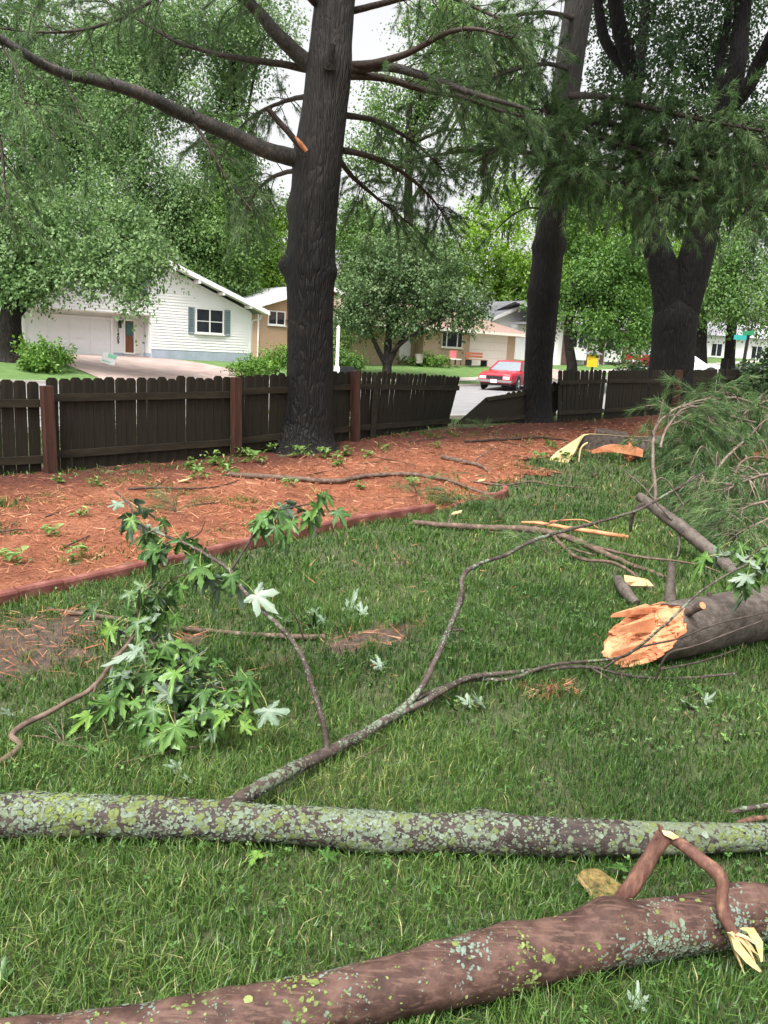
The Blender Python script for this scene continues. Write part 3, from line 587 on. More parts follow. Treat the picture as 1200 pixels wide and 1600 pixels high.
UPZ = np.array([0, 0, FH]); nrm = np.array([-1, 1, 0]) / S2
def fl(s, w=0.0, dz=0.0):
    x, y = SW(s, w); return np.array([x, y, float(np.interp(s, _fs, _fz)) + dz])
sA, sB, sC, sD = 3.72, 6.34, 8.62, 10.85
section(fl(sA - 2.4, dz=-.04), fl(sA - .06, dz=-.04), fl(sA - 2.4, dz=-.04) + UPZ, fl(sA - .06, dz=-.04) + UPZ * .985, 'fence section left of the leftmost red-brown post, cut by the photo edge')
section(fl(sA + .02), fl(sB - .03), fl(sA + .02) + UPZ * 1.01, fl(sB - .03) + UPZ, 'dark picket fence section between the two leftmost red-brown posts', (fl(sA), .12, -.07), (fl(sB), .115, .02))
section(fl(sB + .05), fl(sC - .04), fl(sB + .05) + UPZ * 1.04, fl(sC - .04) + UPZ * 1.0, 'dark picket fence section passing behind the left pine trunk', None, (fl(sC), .115, .03))
# leaning section: its right end has been pushed back towards the street
bl, br = fl(sC + .06), Gt(694, 674); br = np.array([1.18, 16.07, .13]) * .93 + fl(sD) * .07
section(bl, br, bl + UPZ, br + UPZ * 1.0 + np.array([.22, .1, -.02]), 'fence section pushed outward with tilted pickets, left of the broken gap', brace=.14, gaps=())
# fallen section: near end dropped, hinged by the right pine
bl = P(701, 676, 16.3); tl = P(774, 612, 16.9); br = fl(14.7, .25); tr = br + np.array([.5, .35, 1.0]) * .98
section(bl, br, tl, tr, 'broken fence section collapsed diagonally beside the right pine', None, None)
section(fl(14.75, .1), fl(16.4), fl(14.75, .1) + UPZ * .96 + nrm * .1, fl(16.4) + UPZ * 1.0, 'dark fence section just right of the right pine', None, None)
section(fl(16.5), fl(19.75), fl(16.5) + UPZ, fl(19.75) + UPZ * .98, 'dark fence section ending at the forked maple trunk', None, (fl(19.8), .15, .03), gaps=(13,))
section(fl(19.9), fl(22.4), fl(19.9) + UPZ, fl(22.4) + UPZ * .99, 'fence section behind the forked maple trunk', None, None, gaps=())
section(fl(22.45), fl(25.3), fl(22.45) + UPZ, fl(25.3) + UPZ, 'rightmost fence section, half hidden by dark boughs', None, None, gaps=(3,))

# ------------------------------------------------------------------ edging along the bed
ed = empty('garden_edging', (-2.3, 4.5, 0), 'low red-brown edging strip between pine straw and lawn', 'edging')
pl = np.array([(-3.9, 2.5), (-3.05, 3.55), (-2.29, 4.54), (-1.43, 5.76), (-.57, 6.97), (.0, 7.62), (.70, 8.36)]); pr, _ = resample(np.c_[pl, np.zeros(len(pl))], [1, 1], .01)
Ls = np.concatenate([[0], np.cumsum(np.linalg.norm(np.diff(pr, axis=0), axis=1))])
def edge_piece(a, b, par, dz=0.0, name='edging_block'):
    a = np.asarray(a, float); b = np.asarray(b, float); L = np.linalg.norm(b - a)
    w = .034; prof = [(-w, -.05), (w, -.05), (w, .075), (w * .8, .09), (-w * .8, .09), (-w, .075)]
    mb = MB(); mb.prism(prof, 0, L - .004)
    d = Vector(b - a).normalized(); ax = Vector((d.y, -d.x, 0)).normalized(); M = Matrix(((ax.x, d.x, 0, a[0]), (ax.y, d.y, 0, a[1]), (ax.z, d.z, 1, a[2] + dz), (0, 0, 0, 1)))
    return mb.build(name, MT['edging'], par, Matrix.Translation(-Vector(par.location)) @ M if par else M)
step_ = .3; k = 0
while (k + 1) * step_ < Ls[-1]:
    pa = [np.interp(k * step_, Ls, pr[:, j]) for j in range(2)]; pb = [np.interp((k + 1) * step_, Ls, pr[:, j]) for j in range(2)]
    edge_piece(onG(*pa, random.uniform(-.006, .006)), onG(*pb, random.uniform(-.006, .006)), ed); k += 1
e2 = empty('garden_edging', onG(1.36, 9.1), 'short loose end piece of red-brown edging beside fallen twigs', 'edging')
for a, b in (((1.12, 8.88), (1.34, 9.06)), ((1.34, 9.06), (1.44, 9.3)), ((1.44, 9.3), (1.46, 9.55))): edge_piece(onG(*a), onG(*b), e2, .01)

# ------------------------------------------------------------------ standing trees: trunks and limbs
def pxline(lst): return [P(x, y, Y) for x, y, Y in lst]
def bark_disp(amp, fx=9.0, fz=2.2, knots=()):
    def f(v, r, a):
        q = v * np.array([fx, fx, fz]); n = fbm(q, 4); rid = 1 - np.abs(2 * n - .95) * 2
        big = fbm(v * np.array([1.5, 1.5, .7]) + 3, 2) - .4
        d = amp * rid + amp * 2.0 * big
        for kp, kr, kh in knots: d = d + kh * np.exp(-((v - np.asarray(kp)) ** 2).sum(-1) / (2 * kr * kr))
        return d
    return f
def pxr(px, Y): return px / FPX * Y / 2 * 1.0
tri_leaf_rng = np.random.default_rng(11)
# left pine
Y1 = 12.0
b0 = P(478, 698, Y1); t1 = empty('pine_tree', b0, 'tall dark pine with broken stub in front of the fence, left of centre', 'tree'); T1 = Matrix.Translation(-Vector(b0))
pts = pxline([(475, 716, Y1), (477, 698, Y1), (478, 684, Y1), (481, 660, Y1), (484, 600, Y1), (485, 500, Y1), (485, 420, Y1), (489, 350, Y1), (497, 250, Y1), (510, 150, Y1), (518, 60, Y1), (525, -20, Y1), (540, -220, Y1), (552, -420, Y1), (560, -640, Y1)])
rad = [pxr(w, Y1) for w in (150, 112, 92, 78, 71, 68, 72, 69, 70, 63, 58, 55, 48, 36, 14)]
kn = [(P(452, 415, Y1), .1, .13), (P(523, 425, Y1 - .1), .09, .06), (P(452, 325, Y1), .12, .06), (P(498, 432, Y1 - .5), .07, .05), (P(515, 90, Y1 - .4), .1, .05), (P(480, 245, Y1), .16, .05), (P(520, 110, Y1), .2, .04)]
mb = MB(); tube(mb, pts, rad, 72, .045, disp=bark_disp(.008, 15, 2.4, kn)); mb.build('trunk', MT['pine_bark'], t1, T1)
BR1 = []      # boughs: (points, radii, needle density)
def bough(store, lst, r0, r1, dens=1.0, mat='pine_bark_up'): store.append((np.array(pxline(lst)), (r0, r1), dens, mat))
bough(BR1, [(482, 250, 12), (440, 242, 11.8), (405, 230, 11.6), (350, 205, 11.3), (280, 175, 10.9), (215, 145, 10.5), (150, 125, 10.2), (90, 112, 9.9), (40, 85, 9.6), (-20, 50, 9.4), (-120, 20, 9)], .13, .03, 0.83)
bough(BR1, [(490, 105, 12), (462, 82, 11.9), (430, 50, 11.7), (405, 20, 11.6), (370, -10, 11.4), (300, -60, 11)], .12, .05, 0.75)
bough(BR1, [(490, 110, 12.05), (440, 100, 12.1), (380, 92, 12.2), (330, 82, 12.3), (270, 62, 12.4), (215, 30, 12.5), (160, 0, 12.6)], .055, .015, 1.35, 'twig')
bough(BR1, [(330, -40, 11.2), (240, 0, 10.9), (180, 32, 10.7), (120, 48, 10.5), (60, 50, 10.3), (-30, 40, 10)], .03, .01, 1.35, 'twig')
bough(BR1, [(300, 190, 11), (325, 225, 10.9), (345, 262, 10.8), (372, 300, 10.7), (395, 330, 10.6)], .022, .007, 1.50, 'twig')
bough(BR1, [(95, 115, 9.9), (112, 150, 9.9), (130, 190, 9.8), (150, 215, 9.8)], .014, .005, 0.90, 'twig')
bough(BR1, [(0, 65, 9.5), (25, 110, 9.4), (40, 160, 9.3), (90, 215, 9.2)], .014, .005, 1.20, 'twig')
bough(BR1, [(-30, 120, 9), (0, 220, 9), (8, 290, 9), (20, 340, 9)], .02, .006, 1.20, 'twig')
bough(BR1, [(545, 103, 12), (590, 98, 11.7), (640, 82, 11.4), (690, 55, 11.1), (740, 45, 10.8), (800, 60, 10.5)], .06, .015, 1.20, 'twig')
bough(BR1, [(545, 108, 12), (600, 104, 11.8), (660, 118, 11.6), (720, 140, 11.4), (780, 158, 11.2), (830, 172, 11)], .075, .02, .7)
bough(BR1, [(545, 118, 12), (600, 122, 12.1), (660, 140, 12.2), (720, 152, 12.3), (780, 172, 12.4), (820, 182, 12.5)], .06, .015, 1.35, 'twig')
bough(BR1, [(535, 235, 12.2), (580, 245, 12.6), (630, 270, 13), (670, 305, 13.4), (700, 345, 13.8)], .05, .012, 2.6, 'twig')
bough(BR1, [(530, 250, 12.2), (555, 280, 12.8), (590, 310, 13.4), (640, 350, 14)], .045, .012, 2.6, 'twig')
bough(BR1, [(535, 180, 12.2), (590, 190, 12.9), (650, 225, 13.6), (700, 275, 14.2)], .05, .012, 2.4, 'twig')
bough(BR1, [(470, 265, 12.2), (430, 275, 12.8), (400, 300, 13.3), (380, 340, 13.8)], .04, .012, 1.6, 'twig')
bough(BR1, [(480, 150, 12.2), (440, 160, 13), (390, 185, 13.6), (350, 230, 14.4)], .04, .012, 1.80, 'twig')
bough(BR1, [(540, 20, 12.2), (600, 5, 12.0), (680, -10, 11.6), (760, 20, 11.2), (820, 50, 11)], .05, .012, 1.35, 'twig')
bough(BR1, [(500, 10, 12), (440, -40, 11), (330, -60, 10), (200, -50, 9), (60, -30, 8.4)], .06, .02, 1.20, 'twig')
# right pine
Y2 = 17.2
b0 = P(838, 664, Y2); t2 = empty('pine_tree', b0, 'dark pine trunk beside the collapsed fence panel, with feathery boughs', 'tree'); T2 = Matrix.Translation(-Vector(b0))
pts = pxline([(835, 680, Y2), (837, 664, Y2), (838, 650, Y2), (839, 625, Y2), (842, 560, Y2), (850, 460, Y2), (858, 380, Y2), (868, 290, Y2), (880, 180, Y2), (890, 100, Y2), (905, 0, Y2), (918, -120, Y2), (935, -300, Y2), (945, -480, Y2)])
rad = [pxr(w, Y2) for w in (86, 62, 50, 43, 42, 46, 44, 39, 39, 39, 38, 34, 26, 10)]
kn = [(P(880, 385, Y2), .1, .06), (P(838, 385, Y2), .1, .05), (P(832, 458, Y2), .1, .05), (P(870, 325, Y2), .1, .05)]
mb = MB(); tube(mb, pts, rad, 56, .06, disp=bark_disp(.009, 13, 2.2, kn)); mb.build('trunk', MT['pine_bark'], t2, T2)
BR2 = []
bough(BR2, [(855, 328, 17.2), (825, 325, 17), (795, 340, 16.8), (770, 365, 16.6)], .03, .008, .25, 'twig')
bough(BR2, [(865, 245, 17.2), (810, 238, 16.8), (740, 235, 16.2), (680, 242, 15.8), (635, 250, 15.5)], .06, .012, .9, 'twig')
bough(BR2, [(880, 200, 17.2), (920, 190, 16.2), (980, 200, 15), (1060, 225, 13.8), (1150, 250, 12.8), (1230, 270, 12)], .08, .02, 3.72, 'twig')
bough(BR2, [(880, 180, 17.2), (860, 190, 16), (830, 205, 14.8), (790, 225, 13.8), (750, 250, 13)], .06, .015, 3.41, 'twig')
bough(BR2, [(885, 150, 17.2), (930, 150, 15.8), (1000, 165, 14.4), (1090, 185, 13), (1190, 205, 12)], .07, .02, 3.41, 'twig')
bough(BR2, [(878, 230, 17.2), (900, 240, 16), (940, 262, 14.8), (990, 285, 13.8), (1050, 310, 13)], .06, .015, 4.03, 'twig')
bough(BR2, [(890, 110, 17.2), (860, 100, 16), (820, 105, 14.5), (770, 120, 13.4), (720, 150, 12.6)], .05, .015, 2.33, 'twig')
bough(BR2, [(880, 215, 17.2), (870, 235, 15.6), (880, 255, 14.2), (905, 275, 13.2)], .05, .015, 4.03, 'twig')
bough(BR2, [(900, 30, 17.2), (860, 20, 16), (800, 25, 14.6), (730, 50, 13.6)], .05, .015, 1.2, 'twig')
bough(BR2, [(870, 260, 17.2), (910, 280, 17), (960, 310, 16.8), (1010, 335, 16.6)], .05, .012, 3.10, 'twig')
bough(BR2, [(885, 170, 17.2), (930, 210, 15.4), (1010, 240, 14.0), (1100, 285, 13), (1190, 330, 12.2)], .06, .015, 3.72, 'twig')

bough(BR2, [(930, 205, 15.6), (985, 230, 14.6), (1030, 262, 13.8), (1060, 300, 13.2)], .04, .012, 3.6, 'twig')
bough(BR2, [(1010, 205, 15), (1070, 215, 14), (1130, 235, 13.2), (1210, 250, 12.4)], .04, .012, 3.4, 'twig')
bough(BR2, [(875, 190, 17), (850, 170, 15.4), (860, 185, 14.2), (885, 215, 13.4)], .04, .012, 3.4, 'twig')
def needle_mesh(mb, bases, dirs, rng_, k=14, ln=.11, wd=.0045, spread=.6, bias=0.0):
    """tufts: k thin needles fanned about each twig direction"""
    n = len(bases)
    if n == 0: return
    d = norm(dirs)[:, None] + rng_.normal(0, spread * .62, (n, k, 3)); d = norm(d); L = ln * rng_.uniform(.65, 1.1, (n, k, 1))
    b = bases[:, None] + rng_.normal(0, .012, (n, k, 3)); tip = b + d * L + np.array([0, 0, -.18]) * L * rng_.uniform(0, 1, (n, k, 1))
    sd_ = norm(np.cross(d, rng_.normal(0, 1, (n, k, 3)))) * wd * .5
    v = np.stack([b - sd_, b + sd_, tip], 2).reshape(-1, 3); f = np.arange(len(v)).reshape(-1, 3)
    rn = np.clip(rng_.beta(2, 2.4, (n, 1)) * .85 + rng_.normal(0, .1, (n, k)) + bias, 0, 1); mb.add(v, f, 0, False, np.repeat(rn.ravel(), 3))
def dress(parent, T, boughs, seed, ln=.12, wd=.006, k=13, tw=(.35, .95), droop=.5, per=9.0, mat='needle', sp=.75, gap=.055):
    """side twigs with needle tufts along each bough; wood -> one part per bough, its needles a sub-part"""
    rg = np.random.default_rng(seed)
    for pts, (r0, r1), dens, bm in boughs:
        mb = MB(); p, r = tube(mb, pts, [r0, r1], 9 if r0 > .04 else 6, .08, wob=.012); L = np.concatenate([[0], np.cumsum(np.linalg.norm(np.diff(p, axis=0), axis=1))])
        n = int(L[-1] * per * dens); B = []; D = []; t, U, W = frames(p)
        for _ in range(n):
            s = L[-1] * (rg.uniform(.12, 1) ** .8); i = min(int(np.searchsorted(L, s)), len(p) - 1); a = rg.uniform(0, 2 * math.pi)
            d = norm(t[i] * rg.uniform(.3, 1.0) + (U[i] * math.cos(a) + W[i] * math.sin(a)) * rg.uniform(.5, 1.0)); l = rg.uniform(*tw)
            q = [p[i]]; m = 5
            for j in range(m): d = norm(d + np.array([0, 0, -droop * .22]) + rg.normal(0, .12, 3)); q.append(q[-1] + d * l / m)
            q = np.array(q); tube(mb, q, [min(.009, r[i] * .6), .003], 3, l, cap=False)
            nt = max(3, int(l / gap)); ss = np.sort(rg.uniform(.25, 1, nt)) * m; ii = np.minimum(ss.astype(int), m - 1)
            B.append(q[ii] + (q[ii + 1] - q[ii]) * (ss - ii)[:, None]); D.append(norm(q[ii + 1] - q[ii]) + np.array([0, 0, -.12]))
        o = mb.build('bough', MT[bm], parent, T)
        if B:
            nm = MB(); needle_mesh(nm, np.concatenate(B), np.concatenate(D), rg, k, ln, wd, sp); tag(nm.build('needles', MT[mat], o), kind='stuff')
dress(t1, T1, BR1, 21, .13, .006, 11); dress(t2, T2, BR2, 22, .17, .0095, 15, (.4, 1.1), .5, 7, sp=.62, gap=.11)
# dead stubs on the left pine: the snapped one shows orange wood at its foot
mb = MB(); tube(mb, pxline([(476, 236, 11.55), (455, 212, 11.5), (436, 190, 11.45), (418, 169, 11.4)]), [.045, .042, .04, .035], 9, .05, wob=.01); st = mb.build('broken_stub', MT['twig'], t1, T1)
mb = MB(); tube(mb, pxline([(479, 236, 11.52), (470, 225, 11.49), (461, 213, 11.47)]), [.03, .036, .012], 8, .05); mb.build('exposed_wood', MT['wood_orange'], st)
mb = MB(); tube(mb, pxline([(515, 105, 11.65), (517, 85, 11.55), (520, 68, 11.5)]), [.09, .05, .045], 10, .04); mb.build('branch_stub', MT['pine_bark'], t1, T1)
# forked maple
Y3 = 21.5
b0 = P(1043, 640, Y3); t3 = empty('maple_tree', b0, 'massive dark maple forking into two stems at the right', 'tree'); T3 = Matrix.Translation(-Vector(b0))
mb = MB(); dfn = bark_disp(.016, 9, 2.0)
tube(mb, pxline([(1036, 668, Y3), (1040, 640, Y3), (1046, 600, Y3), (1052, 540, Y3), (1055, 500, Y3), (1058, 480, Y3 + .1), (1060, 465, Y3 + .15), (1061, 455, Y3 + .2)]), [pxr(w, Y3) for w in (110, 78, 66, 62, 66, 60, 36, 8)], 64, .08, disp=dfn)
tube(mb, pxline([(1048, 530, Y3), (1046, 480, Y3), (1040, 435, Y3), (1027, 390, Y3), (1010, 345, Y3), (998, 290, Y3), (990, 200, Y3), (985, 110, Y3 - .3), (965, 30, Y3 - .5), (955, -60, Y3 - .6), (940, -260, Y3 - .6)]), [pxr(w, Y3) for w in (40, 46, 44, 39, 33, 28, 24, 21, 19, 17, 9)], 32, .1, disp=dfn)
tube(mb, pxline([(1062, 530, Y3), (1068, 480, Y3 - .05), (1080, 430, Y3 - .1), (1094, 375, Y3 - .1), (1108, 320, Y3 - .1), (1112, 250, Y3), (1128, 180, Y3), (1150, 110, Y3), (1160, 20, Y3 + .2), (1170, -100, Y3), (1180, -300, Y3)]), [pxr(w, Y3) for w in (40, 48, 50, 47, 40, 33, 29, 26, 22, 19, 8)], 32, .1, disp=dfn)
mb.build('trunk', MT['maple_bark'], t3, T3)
for L_, ra in (([(1128, 180, Y3), (1165, 140, Y3 - .3), (1190, 90, Y3 - .6), (1215, 40, Y3 - 1)], (.19, .15)), ([(1118, 190, Y3), (1125, 100, Y3 + .5), (1140, 20, Y3 + 1), (1150, -60, Y3 + 1.2)], (.12, .08)), ([(990, 200, Y3), (1000, 100, Y3 + .6), (1010, 0, Y3 + 1), (1030, -120, Y3 + 1)], (.14, .08)), ([(986, 120, Y3 - .3), (945, 60, Y3), (935, 0, Y3 + .3), (930, -80, Y3 + .4)], (.13, .1)), ([(1000, 290, Y3), (985, 320, Y3 - .3), (960, 345, Y3 - .6), (940, 360, Y3 - .8)], (.08, .03)), ([(1108, 320, Y3), (1140, 300, Y3 + .4), (1180, 240, Y3 + .8), (1220, 200, Y3 + 1)], (.14, .08))):
    mb = MB(); tube(mb, pxline(L_), ra, 12, .12, wob=.03, disp=bark_disp(.015, 7, 1.8)); mb.build('limb', MT['maple_bark'], t3, T3)

# ------------------------------------------------------------------ leafy crowns
def crown_mesh(blobs, n, per, size, droop, seed, elong=.5, spread=.32, shell=.6):
    rg = np.random.default_rng(seed); C = np.array([b[0] for b in blobs], float); RR = np.array([b[1] for b in blobs], float)
    wt = (RR[:, 0] * RR[:, 2] + RR[:, 1] * RR[:, 2]); k = rg.choice(len(C), n, p=wt / wt.sum())
    d = norm(rg.normal(0, 1, (n, 3))); fr = (shell + (1 - shell) * rg.random((n, 1))) * rg.uniform(.85, 1.12, (n, 1))
    c = C[k] + d * RR[k] * fr
    td = norm(d * .7 + rg.normal(0, .5, (n, 3)) + np.array([0, 0, -droop])); tl = elong * rg.uniform(.6, 1.4, (n, 1))
    s = rg.random((n, per, 1)); p = c[:, None] + td[:, None] * tl[:, None] * s * np.array([1, 1, 1]) + rg.normal(0, 1, (n, per, 3)) * spread * tl[:, None] * .5
    p[..., 2] -= droop * .35 * (s[..., 0] ** 2) * tl
    ax = norm(td[:, None] * .6 + rg.normal(0, .6, (n, per, 3)) + np.array([0, 0, -.35])); nz = norm(rg.normal(0, .42, (n, per, 3)) + np.array([0, 0, .55]) + d[:, None] * .9)
    sd_ = norm(np.cross(ax, nz)); L = size * rg.uniform(.6, 1.25, (n, per, 1))
    nn = np.cross(sd_, ax)
    v = np.stack([p, p + ax * L * .5 + sd_ * L * .34 - nn * L * .08, p + ax * L, p + ax * L * .5 - sd_ * L * .34 - nn * L * .08], 2).reshape(-1, 3)
    f = np.arange(len(v)).reshape(-1, 4)
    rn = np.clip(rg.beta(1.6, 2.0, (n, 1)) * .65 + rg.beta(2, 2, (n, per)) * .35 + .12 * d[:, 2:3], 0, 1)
    return v, f, np.repeat(rn.ravel(), 4)
def blobs_px(lst, depth=.8):
    """(x, y, rx, ry, Y[, ry depth]) picture ellipses at real distances"""
    o = []
    for b in lst:
        x, y, rx, ry, Y = b[:5]; k = Y / FPX; o.append((P(x, y, Y), (rx * k, (b[5] if len(b) > 5 else max(rx, ry) * depth * k), ry * k)))
    return o
def sub(blobs, n, seed, f=.45):
    """break big ellipsoids into uneven smaller masses"""
    rg = np.random.default_rng(seed); o = []
    for c, r in blobs:
        r = np.array(r)
        for _ in range(n):
            d = norm(rg.normal(0, 1, 3)); s = rg.uniform(.6, 1.3) * f; o.append((np.array(c) + d * r * rg.uniform(.45, .95), r * s * rg.uniform(.8, 1.2, 3)))
        o.append((np.array(c), r * .5))
    return o
def tree(name, base, top, label, blobs, n, per, size, droop, mat, seed, r0=.25, nsub=12, elong=.8, group=None, bark='far_bark', limbs=6, fsub=.3, cat='tree', spread=.32):
    base = np.asarray(base, float); top = np.asarray(top, float); root = empty(name, base, label, cat, group); T = Matrix.Translation(-Vector(base)); rg = np.random.default_rng(seed)
    mb = MB(); mid = (base + top) / 2 + rg.normal(0, .15, 3); tube(mb, [base - np.array([0, 0, .2]), base + (top - base) * .12, mid, top], [r0 * 1.35, r0, r0 * .8, r0 * .45], 16, .2, disp=bark_disp(r0 * .06, 5, 1.2)); mb.build('trunk', MT[bark], root, T)
    for i in rg.permutation(len(blobs))[:limbs] if len(blobs) > limbs else range(len(blobs)):
        c = np.array(blobs[i][0]); s = base + (top - base) * rg.uniform(.55, 1.0); mb = MB(); md = (s + c) / 2 + np.array([0, 0, .12 * np.linalg.norm(c - s)]) + rg.normal(0, .1, 3); tube(mb, [s, md, c], [r0 * .38, r0 * .25, r0 * .08], 8, .25, wob=.05); mb.build('limb', MT[bark], root, T)
    sb = sub(blobs, nsub, seed + 1, fsub) if nsub else blobs
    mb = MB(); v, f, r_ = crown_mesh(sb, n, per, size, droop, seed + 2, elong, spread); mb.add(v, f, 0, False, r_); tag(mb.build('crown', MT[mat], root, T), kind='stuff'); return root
# the pines go on above the frame: their upper crowns shade trunks, fence and bed
for root_, T_, bl_, sd_ in ((t1, T1, [((.5, 11.5, 11.2), (3.2, 3.0, 2.0)), ((-2.5, 10.5, 10.4), (2.4, 2.4, 1.5)), ((3, 13.5, 12), (2.4, 2.4, 1.6)), ((.8, 12, 13.5), (2, 2, 1.8))], 71), (t2, T2, [((5, 17, 15), (3, 3, 1.9)), ((2.6, 19, 14.6), (2.2, 2.4, 1.4)), ((5, 17, 17.5), (2, 2, 1.8))], 72)):
    v, f, r_ = crown_mesh(sub(bl_, 5, sd_), 1500 if sd_ == 71 else 700, 9, .34, .5, sd_, .7, .5, .3); mb = MB(); mb.add(v, f, 0, False, r_); tag(mb.build('upper_crown', MT['needle'], root_, T_), kind='stuff')
# street tree in front of the white house
bs = Gt(20, 566); bs = P(18, 566, 33)
tree('street_tree', bs, P(35, 430, 33), 'broad tree with drooping boughs hiding the left of the white house', blobs_px([(40, 330, 70, 70, 33), (110, 340, 75, 60, 32), (170, 395, 45, 45, 31.5), (205, 430, 26, 36, 31), (60, 420, 60, 40, 32), (-40, 380, 80, 110, 33), (185, 345, 40, 40, 33), (225, 400, 20, 25, 31.5), (120, 415, 35, 28, 31), (225, 372, 40, 26, 32.5), (262, 400, 22, 16, 32.5)], .7), 2700, 15, .155, .9, 'leaf_pale', 101, .5, 13, .8)
tree('crabapple_tree', P(604, 588, 44), P(610, 480, 44), 'small round tree with low fork on the lawn left of the tan ranch', blobs_px([(590, 440, 65, 60, 44), (660, 430, 60, 60, 44), (625, 395, 50, 40, 45), (700, 470, 55, 45, 43), (560, 480, 38, 45, 43), (645, 490, 45, 35, 44), (735, 490, 30, 30, 43)], .8), 2000, 15, .17, .5, 'leaf_crab', 131, .24, 13, .7)
ct = [o for o in bpy.data.objects if o.name == 'crabapple_tree'][0]
for L_, ra in (([(604, 572, 44), (590, 545, 43.8), (570, 505, 43.5), (548, 470, 43.2)], (.17, .05)), ([(606, 572, 44), (622, 540, 43.8), (645, 505, 43.5), (690, 470, 43.2)], (.18, .05)), ([(612, 550, 43.8), (650, 520, 43.2), (700, 490, 42.8), (730, 485, 42.5)], (.1, .03))):
    mb = MB(); tube(mb, pxline(L_), ra, 9, .15, wob=.06); mb.build('limb', MT['far_bark'], ct, Matrix.Translation(-ct.location))
tree('shade_tree', P(893, 590, 42), P(897, 440, 42), 'leafy maple with slim trunk between the right pine and the forked maple', blobs_px([(930, 420, 75, 70, 42), (900, 340, 60, 60, 43), (970, 470, 50, 45, 41), (930, 500, 45, 28, 40), (985, 520, 28, 20, 40), (860, 470, 30, 40, 43), (990, 400, 50, 60, 43), (1010, 500, 25, 30, 41)], .8), 2300, 15, .17, .8, 'leaf_mid', 141, .26, 13, .8)
tree('bright_tree', P(775, 575, 74), P(780, 470, 74), 'bright yellow-green tree glowing behind the tan ranch roof', blobs_px([(790, 330, 70, 60, 74), (760, 410, 80, 60, 74), (830, 430, 60, 70, 73), (700, 420, 50, 50, 76)], .7), 1500, 15, .3, .6, 'leaf_bright', 151, .35, 12, 1.3)
# trees behind the houses
FARB = [('tall pale tree behind the left end of the white house', [(30, 200, 120, 130, 60), (10, 60, 130, 130, 62), (110, 130, 90, 110, 61)], 2600, 'leaf_pale', .85),
        ('tall feathery tree rising behind the white house gable', [(220, 150, 100, 130, 60), (260, 290, 90, 90, 58), (190, 290, 90, 80, 57), (250, 40, 110, 90, 62)], 2700, 'leaf_pale', .85),
        ('drooping tree behind the flue pipe of the white house', [(330, 350, 75, 85, 60), (360, 270, 55, 80, 61), (300, 420, 50, 40, 58), (350, 430, 55, 50, 59)], 2000, 'leaf_far', .9),
        ('slender tree between white house and brick house, tops against sky', [(365, 90, 60, 100, 66), (340, 180, 40, 60, 66), (420, 30, 60, 60, 68)], 900, 'leaf_pale', .8),
        ('bushy tree filling the gap behind the brick house', [(425, 430, 45, 60, 70), (440, 360, 40, 50, 70), (400, 470, 30, 35, 68)], 1000, 'leaf_bright', .5),
        ('tree behind the small round tree in the middle', [(560, 430, 60, 60, 72), (620, 400, 70, 50, 72), (680, 390, 50, 50, 72), (560, 360, 45, 60, 74)], 1500, 'leaf_far', .6),
        ('loose-crowned tree high between the two pines, sky showing through', [(640, 160, 60, 70, 58), (720, 90, 70, 80, 58), (760, 210, 70, 60, 58), (690, 30, 50, 60, 60), (800, 110, 70, 90, 60), (590, 210, 40, 60, 58)], 1700, 'leaf_far', .8),
        ('full green tree behind the bay window house', [(890, 290, 70, 70, 78), (960, 330, 80, 80, 78), (900, 420, 80, 60, 77), (1000, 430, 60, 60, 77), (1060, 350, 60, 80, 78), (1070, 430, 50, 50, 77)], 2300, 'leaf_bright', .6),
        ('green tree at the right edge behind the forked maple', [(1150, 370, 70, 90, 62), (1110, 440, 60, 60, 60), (1190, 460, 60, 60, 60), (1160, 270, 80, 80, 63)], 1700, 'leaf_far', .6)]
for i, (lb_, bl_, n_, mt_, dr_) in enumerate(FARB):
    x, y, rx, ry, Y = bl_[0]; g = P(x, 560, Y); base = np.array([g[0], g[1] + 1, float(H(g[0], g[1]))])
    tree('background_tree', base, P(x, y, Y), lb_, blobs_px(bl_, .7), int(n_ * (1.4 if i < 3 else 1.1)), 19, .225 * Y / 62, dr_, mt_, 200 + 10 * i, .4, 13, 1.5, 'tall trees behind the houses', spread=.35)
# crown of the forked maple (reaches above the frame) added to its tree
v, f, r_ = crown_mesh(sub(blobs_px([(1000, 60, 80, 90, 24), (1085, 90, 70, 90, 23.5), (1160, 60, 80, 110, 24), (955, 0, 60, 60, 24), (1045, 170, 60, 40, 23.5), (1180, 200, 60, 60, 24), (1060, -100, 200, 120, 21), (960, 150, 40, 50, 24), (1060, 30, 60, 60, 20.3), (1020, 130, 35, 30, 20.2)], .7), 6, 61), 2300, 13, .105, .5, 62, .5, .35)
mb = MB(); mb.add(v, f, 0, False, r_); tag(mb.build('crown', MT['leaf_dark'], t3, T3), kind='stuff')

# ------------------------------------------------------------------ shrubs and weeds beyond the fence
def shrub(name, c, r, label, n, size, mat, seed, droop=.2, group=None):
    c = np.asarray(c, float); root = empty(name, (c[0], c[1], float(H(c[0], c[1]))), label, 'shrub', group); T = Matrix.Translation(-Vector(root.location)); rg = np.random.default_rng(seed)
    for i in range(5):
        mb = MB(); d = rg.normal(0, .35, 3) * np.array(r); tube(mb, [np.array(root.location), c * .5 + np.array(root.location) * .5 + d * .4, c + d], [.02, .014, .006], 5, .2); mb.build('stem', MT['twig'], root, T)
    mb = MB(); v, f, rn = crown_mesh(sub([(c, r)], 7, seed, .5), n, 10, size, droop, seed, .3, .5, .3); mb.add(v, f, 0, False, rn); tag(mb.build('foliage', MT[mat], root, T), kind='stuff'); return root
shrub('shrub', P(70, 555, 31), (1.15, .9, .62), 'leafy shrub at the foot of the big tree by the driveway', 260, .14, 'leaf_bush', 301)
